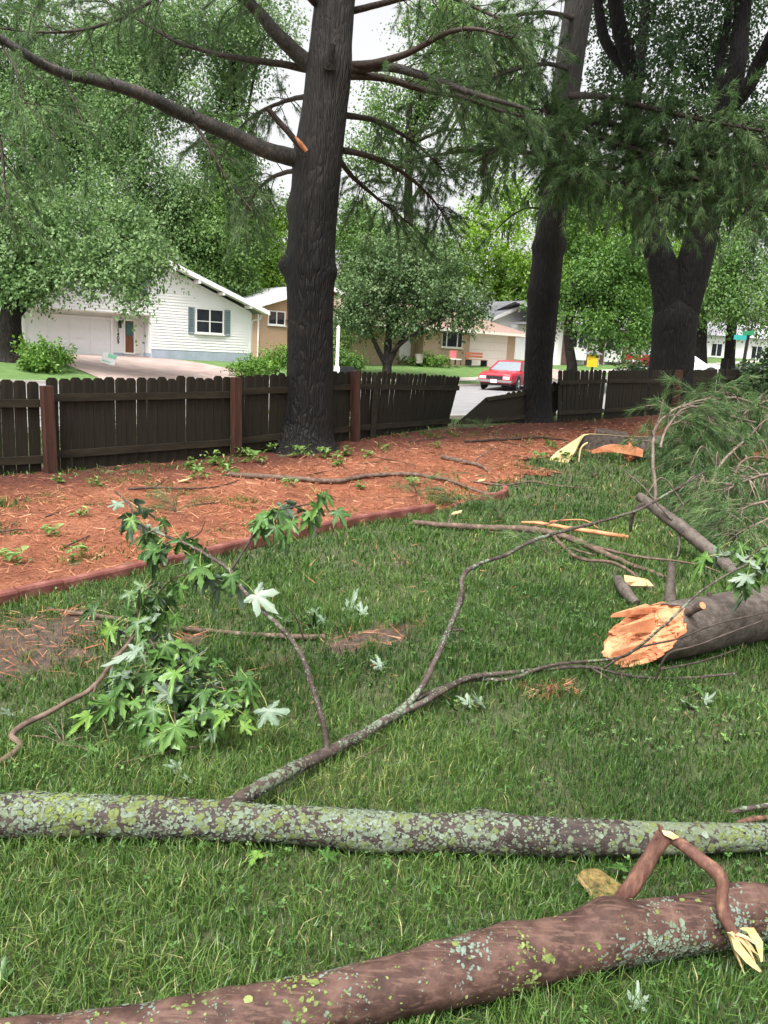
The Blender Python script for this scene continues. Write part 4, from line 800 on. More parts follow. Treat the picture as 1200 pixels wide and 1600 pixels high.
shrub('shrub', P(395, 571, 36.5), (1.1, .9, .5), 'low bright shrub beside the corner of the white house lawn', 260, .12, 'leaf_bush', 302)
shrub('shrub', P(432, 556, 38), (.7, .7, .75), 'taller bright shrub tight against the left pine trunk', 220, .12, 'leaf_bush', 303)
shrub('shrub', P(545, 562, 40), (.75, .7, .65), 'dark round shrub beside the white post', 260, .12, 'leaf_mid', 304)
shrub('shrub', P(530, 535, 46), (.9, .8, 1.0), 'loose shrub behind the white post in front of brick wall', 260, .14, 'leaf_weed', 305)
shrub('shrub', P(665, 562, 53), (1.4, .5, .35), 'low planting along the tan ranch front wall', 200, .14, 'leaf_bush', 306)
shrub('shrub', P(990, 588, 27), (.5, .4, .35), 'dark sprout beside the sawn trunk behind the fence', 120, .12, 'leaf_dark', 307)
shrub('shrub', P(1192, 598, 23.5), (.8, .8, .75), 'dark evergreen shrub hiding the right end of the fence', 420, .12, 'leaf_dark', 308, .5)
mb = MB(); o = P(985, 618, 24); sn = empty('tree_snag', (o[0], o[1], float(H(o[0], o[1]))), 'black leaning stump post just behind the fence, right of the forked maple', 'tree stump'); b = P(1128, 612, 27); tube(mb, [P(1125, 640, 27), P(1128, 600, 27), P(1133, 560, 27)], [.14, .13, .1], 12, .08, disp=bark_disp(.02, 8, 2)); mb.build('trunk', MT['maple_bark'], sn, Matrix.Translation(-sn.location))
for lab, L_, r0 in (('plain brown trunk on the far lawn left of the street sign', [(1089, 572, 62), (1091, 540, 62), (1094, 480, 62), (1098, 380, 62)], 1.0), ):
    o = P(*L_[0]); tr = empty('shade_tree', o, lab, 'tree'); mb = MB(); tube(mb, pxline(L_), [.75, .6, .55, .4], 14, .3, disp=bark_disp(.04, 4, 1)); mb.build('trunk', MT['far_bark'], tr, Matrix.Translation(-Vector(o)))

# ------------------------------------------------------------------ street furniture and yard things
def at_empty(name, p, label, cat, rz=0.0): return empty(name, p, label, cat, None, rz)
p = P(526, 584, 38); p = onG(p[0], p[1]); po = at_empty('mailbox_post', p, 'white post with black mailbox just right of the left pine', 'mailbox', R(25))
mb = MB(); mb.box((-.06, -.06, 0), (.06, .06, 2.55)); mb.box((-.11, -.11, 0), (.11, .11, .75)); mb.add([(-.11, -.11, .75), (.11, -.11, .75), (.11, .11, .75), (-.11, .11, .75), (0, 0, 1.05)], [(0, 1, 4), (1, 2, 4), (2, 3, 4), (3, 0, 4)], 0, False); tube(mb, [(0, 0, 2.5), (0, 0, 2.62), (0, 0, 2.72)], [.05, .09, .02], 10, .05); mb.build('post', MT['white'], po)
MB().box((-.5, -.05, .42), (.9, .05, .52)).build('arm', MT['white'], po)
mb = MB(); mb.prism([(.15, .54), (.95, .54), (.95, .72), (.85, .84), (.25, .84), (.15, .72)], -.12, .12); mb.build('mailbox', MT['black'], po)
p = P(168, 574, 35.5); p[2] = float(H(p[0], p[1])) + .05; ys_ = at_empty('yard_sign', p, 'white and green sign panel leaning on the driveway', 'sign', R(15))
M = Matrix.Rotation(R(-18), 4, 'X') @ Matrix.Rotation(R(14), 4, 'Y')
MB().box((-.3, -.01, 0), (.3, .01, .5)).build('panel', MT['white'], ys_, M); MB().box((-.08, -.016, .3), (.29, -.012, .49)).build('green_print', plain('light_green_print', (.25, .6, .4), .5), ys_, M); MB().box((-.25, -.016, .08), (.1, -.012, .14)).build('green_print', plain('light_green_print_b', (.35, .65, .45), .5), ys_, M)
p = P(925, 578, 50); p = onG(p[0], p[1]); yb = at_empty('yellow_box', p, 'small yellow box with grey pitched roof on a post beyond the fence', 'box', R(-20))
zz = P(925, 563, 50)[2] - p[2]; MB().box((-.06, -.06, 0), (.06, .06, zz - .4)).build('post', MT['far_bark'], yb); MB().box((-.32, -.3, zz - .4), (.32, .3, zz + .35)).build('box', MT['yellow'], yb); MB().box((.34, -.25, zz - .3), (.36, .25, zz + .25)).build('door', MT['white'], yb)
MB().prism([(-.5, zz + .35), (.5, zz + .35), (.5, zz + .42), (0, zz + .62), (-.5, zz + .42)], -.42, .42).build('roof', MT['roof_grey'], yb)
p = P(1159, 580, 45); p = onG(p[0], p[1]); ss = at_empty('street_sign', p, 'street name sign with teal blades on a brown post at the right', 'sign', R(10))
zz = P(1163, 528, 45)[2] - p[2]; mb = MB(); tube(mb, [(0, 0, 0), (.1, 0, zz + .5)], [.1, .085], 10, .3); mb.build('post', MT['far_bark'], ss)
MB().box((-.75, -.02, zz - .12), (.02, .02, zz + .14)).build('sign_blade', MT['signteal'], ss); MB().box((-.03, -.62, zz + .15), (.01, .35, zz + .38)).build('sign_blade', MT['signgreen'], ss)
# netting and mulch heap against the white house foundation
p = P(330, 557, 45.2); hm = at_empty('mulch_heap', onG(p[0], p[1]), 'brown heap under green netting along the white house foundation', 'heap', HA)
def heap(xr, yr, zr, seed, n=18):
    a, b = np.meshgrid(np.linspace(-1, 1, n), np.linspace(-1, 1, n), indexing='ij'); r2 = a * a + b * b; z = np.clip(1 - r2, 0, 1) ** .7 * zr * (.5 + n2(a * 2, b * 2, 1.5, seed)) - .03
    i = np.arange(n - 1)[:, None] * n + np.arange(n - 1)[None]; return np.stack([a * xr, b * yr, z], -1).reshape(-1, 3), np.stack([i, i + n, i + n + 1, i + 1], -1).reshape(-1, 4)
mb = MB(); v, f = heap(1.5, .5, .55, 4); mb.add(v, f); mb.build('heap', MT['brown_heap'], hm)
mb = MB(); v, f = heap(.5, .45, .65, 9); mb.add(v + np.array([-1.3, -.1, .02]), f); v, f = heap(.5, .45, .45, 12); mb.add(v + np.array([1.5, -.1, .02]), f)
tag(mb.build('netting', MT['net'], hm), kind=None); MB().box((-.1, -.35, .3), (.45, -.05, .62)).build('dark_crate', MT['black'], hm)
# bench chair and pots by the ranch
def ranch(x, y, name, label, cat):
    c, s = math.cos(HA), math.sin(HA); L = th_.location; wx, wy = L.x + x * c - y * s, L.y + x * s + y * c; return at_empty(name, (wx, wy, 1.12), label, cat, HA)
ch = ranch(-2.5, -.9, 'lawn_chair', 'white and red lawn chair by the tan ranch window', 'chair')
MB().box((-.3, -.3, .35), (.3, .3, .42)).build('seat', MT['white'], ch); MB().box((-.3, .25, .42), (.3, .3, .95)).build('backrest', plain('pink_red_canvas', (.6, .16, .17), .7), ch)
for a in (-.28, .24):
    for b in (-.28, .24): MB().box((a, b, 0), (a + .04, b + .04, .35)).build('leg', MT['black'], ch)
be = ranch(-.6, -.9, 'garden_bench', 'brown wooden bench left of the ranch garage door', 'bench')
for i in range(3): MB().box((-.8, -.3 + i * .17, .4), (.8, -.15 + i * .17, .44)).build('seat_slat', MT['terracotta'], be)
for i in range(2): MB().box((-.8, .25, .55 + i * .2), (.8, .29, .7 + i * .2)).build('back_slat', MT['terracotta'], be)
for a in (-.75, .68): MB().box((a, -.3, 0), (a + .07, .28, .395)).build('leg', MT['black'], be)
pt = ranch(-5.2, -.4, 'planter', 'grey stone planter by the ranch front door', 'planter'); mb = MB(); tube(mb, [(0, 0, 0), (0, 0, .3), (0, 0, .6)], [.22, .26, .34], 14, .1); mb.build('pot', MT['concrete'], pt)

# ------------------------------------------------------------------ vehicles
def loft(mb, secs, m=0, smooth=False):
    n = len(secs[0]); v = np.array(secs, float).reshape(-1, 3); k = len(secs)
    i = np.arange(k - 1)[:, None] * n; j = np.arange(n)[None]; j2 = (j + 1) % n
    mb.add(v, np.stack([i + j, i + j2, i + n + j2, i + n + j], -1).reshape(-1, 4), m, smooth)
    for e in (0, k - 1):
        c = v[e * n:(e + 1) * n]; mb.add(np.vstack([c, c.mean(0)]), [(q, (q + 1) % n, n) for q in range(n)], m, False)
def bsec(x, w, zb, zm, zt, cr=.03): return [(x, -w * .9, zb), (x, w * .9, zb), (x, w, zb + .12), (x, w, zm), (x, w * .93, zt), (x, w * .5, zt + cr), (x, -w * .5, zt + cr), (x, -w * .93, zt), (x, -w, zm), (x, -w, zb + .12)]
def vehicle(p, rz, label, paint, cat='car', pickup=False, name='parked_car'):
    o = empty(name, p, label, cat, None, rz)      # local +x is forward
    L = 5.1; mb = MB()
    if not pickup: loft(mb, [bsec(2.52, .8, .36, .62, .68), bsec(2.45, .88, .3, .68, .76), bsec(1.9, .93, .26, .76, .85), bsec(1.0, .95, .24, .82, .92), bsec(.7, .95, .24, .84, .95), bsec(-1.3, .95, .24, .84, .95), bsec(-1.6, .94, .26, .82, .93), bsec(-2.4, .9, .32, .76, .87), bsec(-2.52, .84, .4, .7, .8)])
    else: loft(mb, [bsec(2.6, .86, .5, .9, 1.0), bsec(2.5, .92, .42, .95, 1.06), bsec(1.0, .95, .4, 1.0, 1.13), bsec(-2.6, .95, .45, 1.0, 1.1)])
    mb.build('body', MT[paint], o); z0 = .95 if not pickup else 1.12; h = .47 if not pickup else .6
    g = [(1.0, -.84), (1.0, .84), (-1.55 if not pickup else -.6, .82), (-1.55 if not pickup else -.6, -.82)]; t = [(.25, -.62), (.25, .62), (-1.05 if not pickup else -.45, .6), (-1.05 if not pickup else -.45, -.6)]
    v = [(x, y, z0) for x, y in g] + [(x, y, z0 + h) for x, y in t]
    mb = MB(); mb.add(v, [(0, 1, 5, 4), (1, 2, 6, 5), (2, 3, 7, 6), (3, 0, 4, 7)], 0, False); mb.build('windows', MT['carglass'], o)
    mb = MB(); loft(mb, [[(.32, -.6, z0 + h - .03), (.32, .6, z0 + h - .03), (.28, .58, z0 + h + .02), (.28, -.58, z0 + h + .02)], [(t[2][0] / 2, -.66, z0 + h - .03), (t[2][0] / 2, .66, z0 + h - .03), (t[2][0] / 2, .6, z0 + h + .05), (t[2][0] / 2, -.6, z0 + h + .05)], [(t[2][0] - .05, -.6, z0 + h - .03), (t[2][0] - .05, .6, z0 + h - .03), (t[2][0], .58, z0 + h + .02), (t[2][0], -.58, z0 + h + .02)]])
    for a, b in ((0, 4), (1, 5), (2, 6), (3, 7)): tube(mb, [v[a], v[b]], [.045, .045], 6, .2)
    for s in (-1, 1): tube(mb, [(-.3, s * .84, z0), (-.3, s * .63, z0 + h)], [.04, .04], 6, .2)
    mb.build('roof', MT[paint], o)
    for x in (1.55, -1.6):
        for s in (-1, 1):
            w = MB(); a = np.linspace(0, 2 * math.pi, 20, endpoint=False); zc = .33 if not pickup else .38
            ring = lambda r, y: [(x + r * math.cos(q), s * y, zc + r * math.sin(q)) for q in a]
            loft(w, [ring(zc - .05, .74), ring(zc, .76), ring(zc, .93), ring(zc - .06, .965)], 0); wh_ = w.build('wheel', MT['tyre'], o)
            w = MB(); loft(w, [ring(.2, .95), ring(.2, .972), ring(.06, .98)], 0); w.build('rim', MT['chrome'], wh_)
            w = MB(); loft(w, [ring(zc + .07, .88), ring(zc + .07, .955)], 0); w.build('wheel_arch', MT['black'], o)
    zf = .5 if not pickup else .72
    mb = MB(); mb.box((2.4, -.92, zf - .14), (2.62, .92, zf - .03)); mb.box((-2.64, -.92, zf - .1), (-2.5, .92, zf)); mb.build('bumper', MT['chrome'], o)
    MB().box((2.46, -.42, zf + .01), (2.55, .42, zf + .17)).build('grille', MT['black'], o)
    for s in (-1, 1): MB().box((2.42, s * .62 - .17, zf + .02), (2.54, s * .62 + .17, zf + .16)).build('headlight', MT['lens'], o); MB().box((-2.56, s * .62 - .2, zf + .08), (-2.5, s * .62 + .2, zf + .22)).build('tail_light', MT['darkred_paint'], o)
    MB().box((2.621, -.16, zf - .17), (2.635, .16, zf - .0)).build('licence_plate', MT['white'], o)
    MB().box((1.2, -.78, .2), (2.4, .78, .36)).build('underside', MT['black'], o)
    return o
def veh_at(px, py, Y, *a, **k):
    p = P(px, py, Y); return vehicle((p[0], p[1], float(H(p[0], p[1])) + .02), *a, **k)
veh_at(797, 602, 42.3, R(243), 'red sedan parked by the far kerb, seen through the fence gap', 'red_paint')
veh_at(1030, 566, 61, R(205), 'dark red pickup mostly hidden behind the forked maple', 'darkred_paint', 'pickup', True, 'pickup_truck')
veh_at(1076, 568, 56, R(-25), 'white car nose showing right of the forked maple trunk', 'white_car')

# ------------------------------------------------------------------ fallen maple leaves (one shared mesh per curl)
def leaf_outline():
    pts = []
    for a, L in sorted([(0, 1.0), (50, .86), (-50, .86), (105, .56), (-105, .56)]):
        w = 1.0 if abs(a) < 100 else 1.25
        for da, f in ((-19, .5), (-14, .62), (-15, .72), (-8, .8), (-7, .88), (0, 1.0), (7, .88), (8, .8), (15, .72), (14, .62), (19, .5)): pts.append((math.radians(a + da * w), L * f))
        pts.append((math.radians(a + 25), .34 if a < 60 else .3))
    pts = pts[:-1] + [(math.radians(150), .2), (math.radians(178), .06), (math.radians(-150), .2)]
    return np.array([(math.sin(a) * r, math.cos(a) * r) for a, r in pts])
OUT = leaf_outline()
def leaf_mesh(k, flip=False):
    rg = np.random.default_rng(40 + k); o = OUT * np.array([.95, 1]) * .092; o = o * (1 + rg.normal(0, .05, o.shape)); o[:, 1] += .02
    c1, c2, c3 = rg.uniform(3, 12), rg.uniform(-2, 11), rg.uniform(-60, 60)
    fo = rg.uniform(.1, .6); wv = rg.uniform(0, 6, 2)
    def z(x, y): return -c1 * x * x - c2 * y * y + c3 * x * x * y + np.abs(x) * fo + .006 * np.sin(np.arctan2(x, y) * 5 + wv[0])
    n = len(o); top = np.c_[o, z(o[:, 0], o[:, 1])]; ce = np.array([[0, .02, 0.0]]); v = np.vstack([top, ce]); f = np.array([(i, (i + 1) % n, n) for i in range(n)])
    mb = MB(); mb.add(v, f[:, ::-1], 0, True); mb.add(v - np.array([0, 0, .0007]), f, 1, True)
    st = [(0, .02, -.001), (0.004, -.02, -.006), (.0, -.055, -.016)]; tube(mb, st, [.0013, .0011], 4, .03, m=2)
    return mb.mesh('leaf', [MT['leaf_top'], MT['leaf_under'], MT['petiole']])
LM = [leaf_mesh(k) for k in range(9)]
def put_leaf(par, T, pos, axis, nrm_, sc=1.0, name='leaf'):
    """leaf blade points along axis with its upper face towards nrm_"""
    y = Vector(axis).normalized(); x = y.cross(Vector(nrm_)).normalized(); z = x.cross(y); M = Matrix(((x.x, y.x, z.x, pos[0]), (x.y, y.y, z.y, pos[1]), (x.z, y.z, z.z, pos[2]), (0, 0, 0, 1))) @ Matrix.Scale(sc, 4) @ Matrix.Translation((0, .055, .016))
    return link(name, random.choice(LM), par, T @ M if T is not None else M)
def leaves_on(par, T, path, n, s0, s1, rg, sc=(.6, 1.15), hang=.8, flip=.07, off=.04):
    p = np.asarray(path, float); L = np.concatenate([[0], np.cumsum(np.linalg.norm(np.diff(p, axis=0), axis=1))]); L /= L[-1]
    for _ in range(n):
        s = rg.uniform(s0, s1); q = np.array([np.interp(s, L, p[:, j]) for j in range(3)]) + rg.normal(0, off, 3)
        a = rg.uniform(0, 2 * math.pi); ax = np.array([math.cos(a), math.sin(a), -hang + rg.normal(0, .35)]); nn = np.array([math.cos(a) * .9, math.sin(a) * .9 - .2, .9]) + rg.normal(0, .3, 3)
        if rg.random() < flip: nn = -nn
        put_leaf(par, T, q, ax, nn, rg.uniform(*sc))

# ------------------------------------------------------------------ fallen logs and branches
def strip(mb, pts_, wid, th, side, m0=0, m1=1):
    p, w = resample(pts_, wid, .04); sd_, _ = resample(side, wid, .04); sd_ = norm(np.array([[np.interp(i, np.linspace(0, len(p) - 1, len(side)), np.asarray(side, float)[:, j]) for j in range(3)] for i in range(len(p))])); t = norm(np.gradient(p, axis=0)); nn_ = norm(np.cross(t, sd_)); k = len(p)
    a = p - sd_ * w[:, None]; b = p + sd_ * w[:, None]; v = np.concatenate([a, b, b + nn_ * th, a + nn_ * th]); i = np.arange(k - 1)
    mb.add(v, np.stack([i, i + 1, i + 1 + k, i + k], -1), m0); mb.add(v, np.stack([i + 2 * k, i + 1 + 2 * k, i + 1 + 3 * k, i + 3 * k], -1), m1); mb.add(v, np.stack([i + k, i + 1 + k, i + 1 + 2 * k, i + 2 * k], -1), m1); mb.add(v, np.stack([i + 3 * k, i + 1 + 3 * k, i + 1, i], -1), m1)
    mb.add(np.array([v[0], v[k], v[2 * k], v[3 * k]]), [(0, 1, 2, 3)], m1, False); mb.add(np.array([v[k - 1], v[2 * k - 1], v[3 * k - 1], v[4 * k - 1]]), [(3, 2, 1, 0)], m1, False)
def log_disp(a1, f1, a2=0.0, f2=2.0, knots=()):
    def f(v, r, ang):
        d = a1 * (fbm(v * np.array([f1 * .3, f1, f1]), 4) - .45) * 2 + a2 * (fbm(v * f2 + 7, 2) - .4) * 2
        for kp, kr, kh in knots: d = d + kh * np.exp(-((v - np.asarray(kp)) ** 2).sum(-1) / (2 * kr * kr))
        return d
    return f
def lichen(parent, T, n, size, mat, dens, seed, name='lichen'):
    """raised crusty flakes grown on the last tube's surface; dens(pos, outward) -> keep probability"""
    rg_ = np.random.default_rng(seed); V, pc = tube.last; k, m, _ = V.shape; i = rg_.integers(1, k - 1, n); j = rg_.integers(0, m, n); t_ = rg_.random((n, 1)); pos = V[i, j] * (1 - t_) + V[np.minimum(i + 1, k - 1), (j + 1) % m] * t_
    nz = norm(pos - pc[i]); ax = norm(pc[np.minimum(i + 1, k - 1)] - pc[i - 1]); keep = rg_.random(n) < dens(pos, nz); pos, nz, ax = pos[keep], nz[keep], ax[keep]; n = len(pos)
    u = ax; w = np.cross(nz, ax); M_ = 8; a = np.arange(M_) / M_ * 2 * math.pi; r_ = (size * rg_.lognormal(-.1, .45, (n, 1))) * rg_.uniform(.55, 1.25, (n, M_))
    ring = pos[:, None] + (u[:, None] * (np.cos(a) * r_)[..., None] + w[:, None] * (np.sin(a) * r_)[..., None]) * .5 + nz[:, None] * rg_.uniform(.0005, .004, (n, M_, 1)); ring -= nz[:, None] * (r_[..., None] ** 2) * 1.2
    c = pos[:, None] + nz[:, None] * rg_.uniform(.0, .0025, (n, 1, 1)); v = np.concatenate([ring, c], 1).reshape(-1, 3); b_ = np.arange(n)[:, None, None] * (M_ + 1); q = np.arange(M_)
    f = (b_ + np.stack([q, (q + 1) % M_, np.full(M_, M_)], -1)[None]).reshape(-1, 3); mb = MB(); mb.add(v, f, 0, False, np.repeat(np.clip(rg_.normal(.5, .22, n), 0, 1), M_ + 1)); return tag(mb.build(name, MT[mat], parent, T), kind='stuff')
MT['lichen_grey'] = leafmat('grey_green_lichen', [(0, (.09, .115, .075)), (.5, (.135, .168, .12)), (1, (.19, .23, .175))], 0, .9, .1)
MT['lichen_yellow'] = leafmat('yellow_green_lichen', [(0, (.08, .1, .03)), (.5, (.13, .165, .05)), (1, (.2, .24, .09))], 0, .9, .1)
# lichen-covered log across the lawn, with its long side branch
lc = [Gz(x, y, z) for x, y, z in ((-260, 1270, .085), (-100, 1272, .085), (60, 1274, .085), (200, 1276, .084), (400, 1286, .082), (600, 1298, .078), (800, 1306, .074), (1000, 1311, .068), (1200, 1308, .06), (1420, 1300, .055))]; lc.append(lc[-1] + (lc[-1] - lc[-2]) * 2.5)
la = empty('fallen_log', lc[0] * np.array([1, 1, 0]), 'long log thick with pale green lichen lying across the lawn', 'log'); TA = Matrix.Translation(-la.location)
mb = MB(); tube(mb, lc, [.066, .066, .065, .066, .063, .061, .059, .053, .047, .042, .03], 56, .018, disp=log_disp(.012, 24, .013, 3, [(Gz(750, 1270, .12), .035, .02), (Gz(40, 1245, .14), .03, .012), (Gz(960, 1290, .13), .03, .012)])); mb.build('trunk', MT['log_a'], la, TA)
lichen(la, TA, 30000, .0105, 'lichen_grey', lambda q, nz: (.12 + .88 * sst(.42, .62, fbm(q * 5, 3))) * sst(-.75, .1, nz[:, 2]) * (.35 + .65 * sst(.6, -.7, q[:, 0])), 81)
lichen(la, TA, 17000, .0115, 'lichen_yellow', lambda q, nz: sst(.4, .62, fbm(q * 4 + 9, 3)) * sst(-.1, .8, nz[:, 2]) * (.2 + .8 * sst(.7, -.5, q[:, 0])), 82)
mb = MB(); pA = np.array([P(345, 1268, 2.33), P(440, 1212, 2.62), P(510, 1176, 2.86), P(580, 1140, 3.1), P(630, 1106, 3.28), P(660, 1070, 3.4), P(690, 1010, 3.52), P(712, 960, 3.6), P(722, 925, 3.66), P(722, 905, 3.7), P(740, 885, 3.8), P(790, 866, 3.95), P(850, 838, 4.15), P(920, 820, 4.4), P(1000, 795, 4.7), P(1060, 762, 5.0), P(1100, 738, 5.2)])
tube(mb, pA, [.028, .026, .024, .022, .017, .015, .014, .013, .0125, .012, .0105, .01, .0095, .009, .0085, .0075, .006], 12, .02, wob=.006, disp=log_disp(.002, 30)); brA = mb.build('side_branch', MT['log_a2'], la, TA); lichen(brA, None, 4500, .008, 'lichen_grey', lambda q, nz: sst(.42, .58, fbm(q * 9, 3)) * sst(4.3, 3.4, q[:, 1]), 85)
for pts_, r_ in (([P(618, 1118, 3.24), P(660, 1098, 3.34), P(700, 1074, 3.5), P(735, 1058, 3.62), P(790, 1052, 3.75), P(850, 1046, 3.85), P(920, 1042, 3.92), P(985, 1056, 3.9), P(1060, 1060, 3.9), P(1150, 1052, 3.95)], (.016, .015, .015, .014, .011, .009, .008, .008, .006)),
                ([P(650, 1092, 3.36), P(690, 1075, 3.5), P(740, 1062, 3.66), P(800, 1060, 3.7), P(860, 1040, 3.86), P(950, 1030, 3.95), P(985, 1020, 3.8), P(1040, 975, 3.75), P(1100, 920, 3.8), P(1170, 880, 3.9)], (.013, .012, .01, .009, .008, .007, .006, .005)),
                ([P(920, 1042, 3.92), P(950, 1060, 3.85), P(962, 1080, 3.8), P(930, 1070, 3.82)], (.007, .006, .004)), ([P(970, 1052, 3.9), P(985, 1085, 3.72), P(1030, 1108, 3.6), P(1090, 1112, 3.58), P(1165, 1118, 3.55)], (.006, .005, .0035)),
                ([P(940, 1046, 3.92), P(1000, 1012, 3.82), P(1060, 998, 3.8), P(1120, 975, 3.85), P(1205, 955, 3.9)], (.006, .005, .004)), ([P(1030, 1046, 3.9), P(1090, 1035, 3.95), P(1152, 1015, 4.05)], (.005, .004)), ([P(1025, 1060, 3.8), P(1045, 1022, 3.75), P(1090, 1008, 3.72), P(1190, 970, 3.75)], (.006, .0055, .004)),
                ([P(708, 985, 3.56), P(724, 984, 3.56)], (.007, .005)), ([P(720, 905, 3.7), P(722, 935, 3.66), P(716, 950, 3.62)], (.012, .0135, .012))):
    mb = MB(); tube(mb, pts_, r_, 8, .025, wob=.005); mb.build('twig', MT['log_a2'] if r_[0] > .012 else MT['twig'], brA)
mb = MB(); pB = np.array([P(511, 1172, 2.86), P(505, 1130, 2.9), P(492, 1085, 2.95), P(472, 1025, 3.02), P(440, 982, 3.1), P(400, 945, 3.2), P(368, 905, 3.28), P(358, 890, 3.32), P(320, 865, 3.4), P(280, 845, 3.46), P(240, 830, 3.52), P(212, 812, 3.56), P(203, 790, 3.6), P(180, 768, 3.66)])
tube(mb, pB, [.0125, .0115, .011, .0105, .01, .0095, .009, .009, .0075, .007, .006, .0055, .005, .004], 10, .02, wob=.004, disp=log_disp(.001, 40)); tw = mb.build('leafy_branch', MT['log_a2'], la, TA); lichen(tw, None, 2500, .006, 'lichen_grey', lambda q, nz: sst(.4, .56, fbm(q * 9, 3)) * sst(.55, .1, q[:, 2]), 86)
pB2 = np.array([P(360, 892, 3.32), P(375, 870, 3.34), P(400, 830, 3.38), P(418, 808, 3.4), P(445, 795, 3.44), P(500, 785, 3.5)]); mb = MB(); tube(mb, pB2, [.007, .006, .005, .004, .003], 8, .02, wob=.004); mb.build('twig', MT['twig'], tw)
for pts_ in ([P(475, 1000, 3.02), P(462, 965, 3.0), P(444, 945, 2.98)], [P(212, 812, 3.56), P(225, 840, 3.5), P(232, 870, 3.5)], [P(280, 845, 3.46), P(310, 835, 3.46), P(320, 815, 3.46)]): mb = MB(); tube(mb, pts_, [.004, .002], 6, .02); mb.build('twig', MT['twig'], tw)
rg = np.random.default_rng(77)
leaves_on(tw, None, pB[-6:], 28, 0.1, 1.0, rg, hang=1.0); leaves_on(tw, None, pB[6:11], 7, 0, 1, rg, hang=1.3, off=.05); leaves_on(tw, None, pB2[2:], 24, 0.05, 1, rg, (.7, 1.0), .9)
leaves_on(tw, None, [P(300, 900, 3.4), P(350, 905, 3.4)], 7, 0, 1, rg, hang=1.2, off=.05)
for x, y, Y in ((398, 920, 3.15),): put_leaf(tw, None, P(375, 905, Y), P(420, 945, Y - .02) - P(375, 905, Y), (-.2, .9, -.6), 1.25)
# reddish log in front, with the folded broken side stem
lb2 = [Gz(x, y, z) for x, y, z in ((-260, 1662, .07), (0, 1640, .075), (180, 1622, .078), (320, 1602, .082), (450, 1578, .086), (600, 1546, .095), (800, 1498, .094), (960, 1462, .092), (1100, 1438, .09), (1200, 1424, .09), (1420, 1395, .085))]; lb2.append(lb2[-1] + (lb2[-1] - lb2[-2]) * 2.5)
lo_b = empty('fallen_log', lb2[0] * np.array([1, 1, 0]), 'smooth reddish-brown log nearest the viewer, with a folded broken stem', 'log'); TB = Matrix.Translation(-lo_b.location)
kb = [(Gz(950, 1415, .18), .05, .03), (Gz(790, 1430, .17), .03, .012), (Gz(670, 1462, .17), .025, .01), (Gz(1170, 1390, .17), .05, .018)]
mb = MB(); tube(mb, lb2, [.056, .058, .062, .066, .07, .074, .077, .076, .073, .072, .068, .06], 64, .018, disp=log_disp(.006, 30, .014, 3.2, kb)); mb.build('trunk', MT['log_b'], lo_b, TB)
lichen(lo_b, TB, 34000, .0098, 'lichen_grey', lambda q, nz: sst(.46, .62, fbm(q * 6 + 3, 3)) * sst(.95, .3, nz[:, 2]) * (.25 + .75 * sst(-.6, .7, q[:, 0])), 83)
lichen(lo_b, TB, 9000, .0088, 'lichen_yellow', lambda q, nz: .05 + sst(.5, .66, fbm(q * 7 + 21, 3)), 84)
mb = MB(); tube(mb, [P(945, 1440, 2.0), P(962, 1418, 2.0), P(990, 1380, 2.0), P(1015, 1340, 2.01), P(1038, 1305, 2.02)], [.035, .025, .0225, .022, .024], 20, .012, wob=.004, disp=log_disp(.004, 30)); fs_ = mb.build('broken_stem', MT['log_b2'], lo_b, TB)
mb = MB(); tube(mb, [P(1036, 1312, 2.02), P(1034, 1298, 2.02), P(1028, 1287, 2.02)], [.013, .008, .002], 8, .01); mb.build('splinter', MT['log_b2'], fs_)
mb = MB(); mb.add([P(1034, 1297, 2.0), P(1050, 1300, 1.995), P(1062, 1308, 2.0), P(1052, 1312, 1.985), P(1038, 1305, 1.99), P(1046, 1306, 2.03)], [(0, 1, 4), (1, 2, 3), (1, 3, 4), (0, 5, 1), (1, 5, 2), (2, 5, 3), (3, 5, 4), (4, 5, 0)], 0, False); mb.build('exposed_wood', MT['wood_pale'], fs_)
mb = MB(); tube(mb, [P(1048, 1310, 2.02), P(1066, 1320, 1.99), P(1092, 1342, 1.95), P(1118, 1362, 1.92), P(1128, 1380, 1.91), P(1128, 1405, 1.9), P(1134, 1435, 1.88), P(1148, 1462, 1.86)], [.016, .017, .0185, .019, .018, .016, .015, .014], 20, .012, wob=.004, disp=log_disp(.004, 34)); s2_ = mb.build('hanging_stem', MT['log_b2'], fs_)
rg = np.random.default_rng(12)
for i in range(13):
    e = (i - 6) / 6.0; st_ = P(1146 + 7 * e, 1458 + 2 * e, 1.862 - .004 * (i % 3)); en = P(1178 + 12 * e + rg.uniform(-6, 6), 1500 - 14 * e + rg.uniform(-16, 10), 1.84 + rg.uniform(-.02, .02))
    mid_ = (st_ + en) / 2 + rg.normal(0, .004, 3); mb = MB(); tube(mb, [st_, mid_, en], [.006, .0055, .0008], 4, .012, rnd=rg.random()); mb.build('split_wood', MT['wood_yellow'] if i % 3 == 0 else MT['wood_pale'], s2_)
mb = MB(); strip(mb, [P(1143, 1455, 1.86), P(1152, 1478, 1.845), P(1170, 1500, 1.83), P(1188, 1517, 1.82)], [.006, .011, .01, .003], .004, [(.7, 0, .7)] * 4, 1, 0); mb.build('split_wood', [MT['wood_pale'], MT['wood_pale']], s2_)
mb = MB(); strip(mb, [P(1158, 1450, 1.87), P(1172, 1452, 1.868), P(1186, 1474, 1.855), P(1190, 1502, 1.84)], [.004, .011, .011, .003], .003, [(.8, 0, .5)] * 4, 1, 0); mb.build('split_wood', [MT['wood_yellow'], MT['wood_yellow']], s2_)

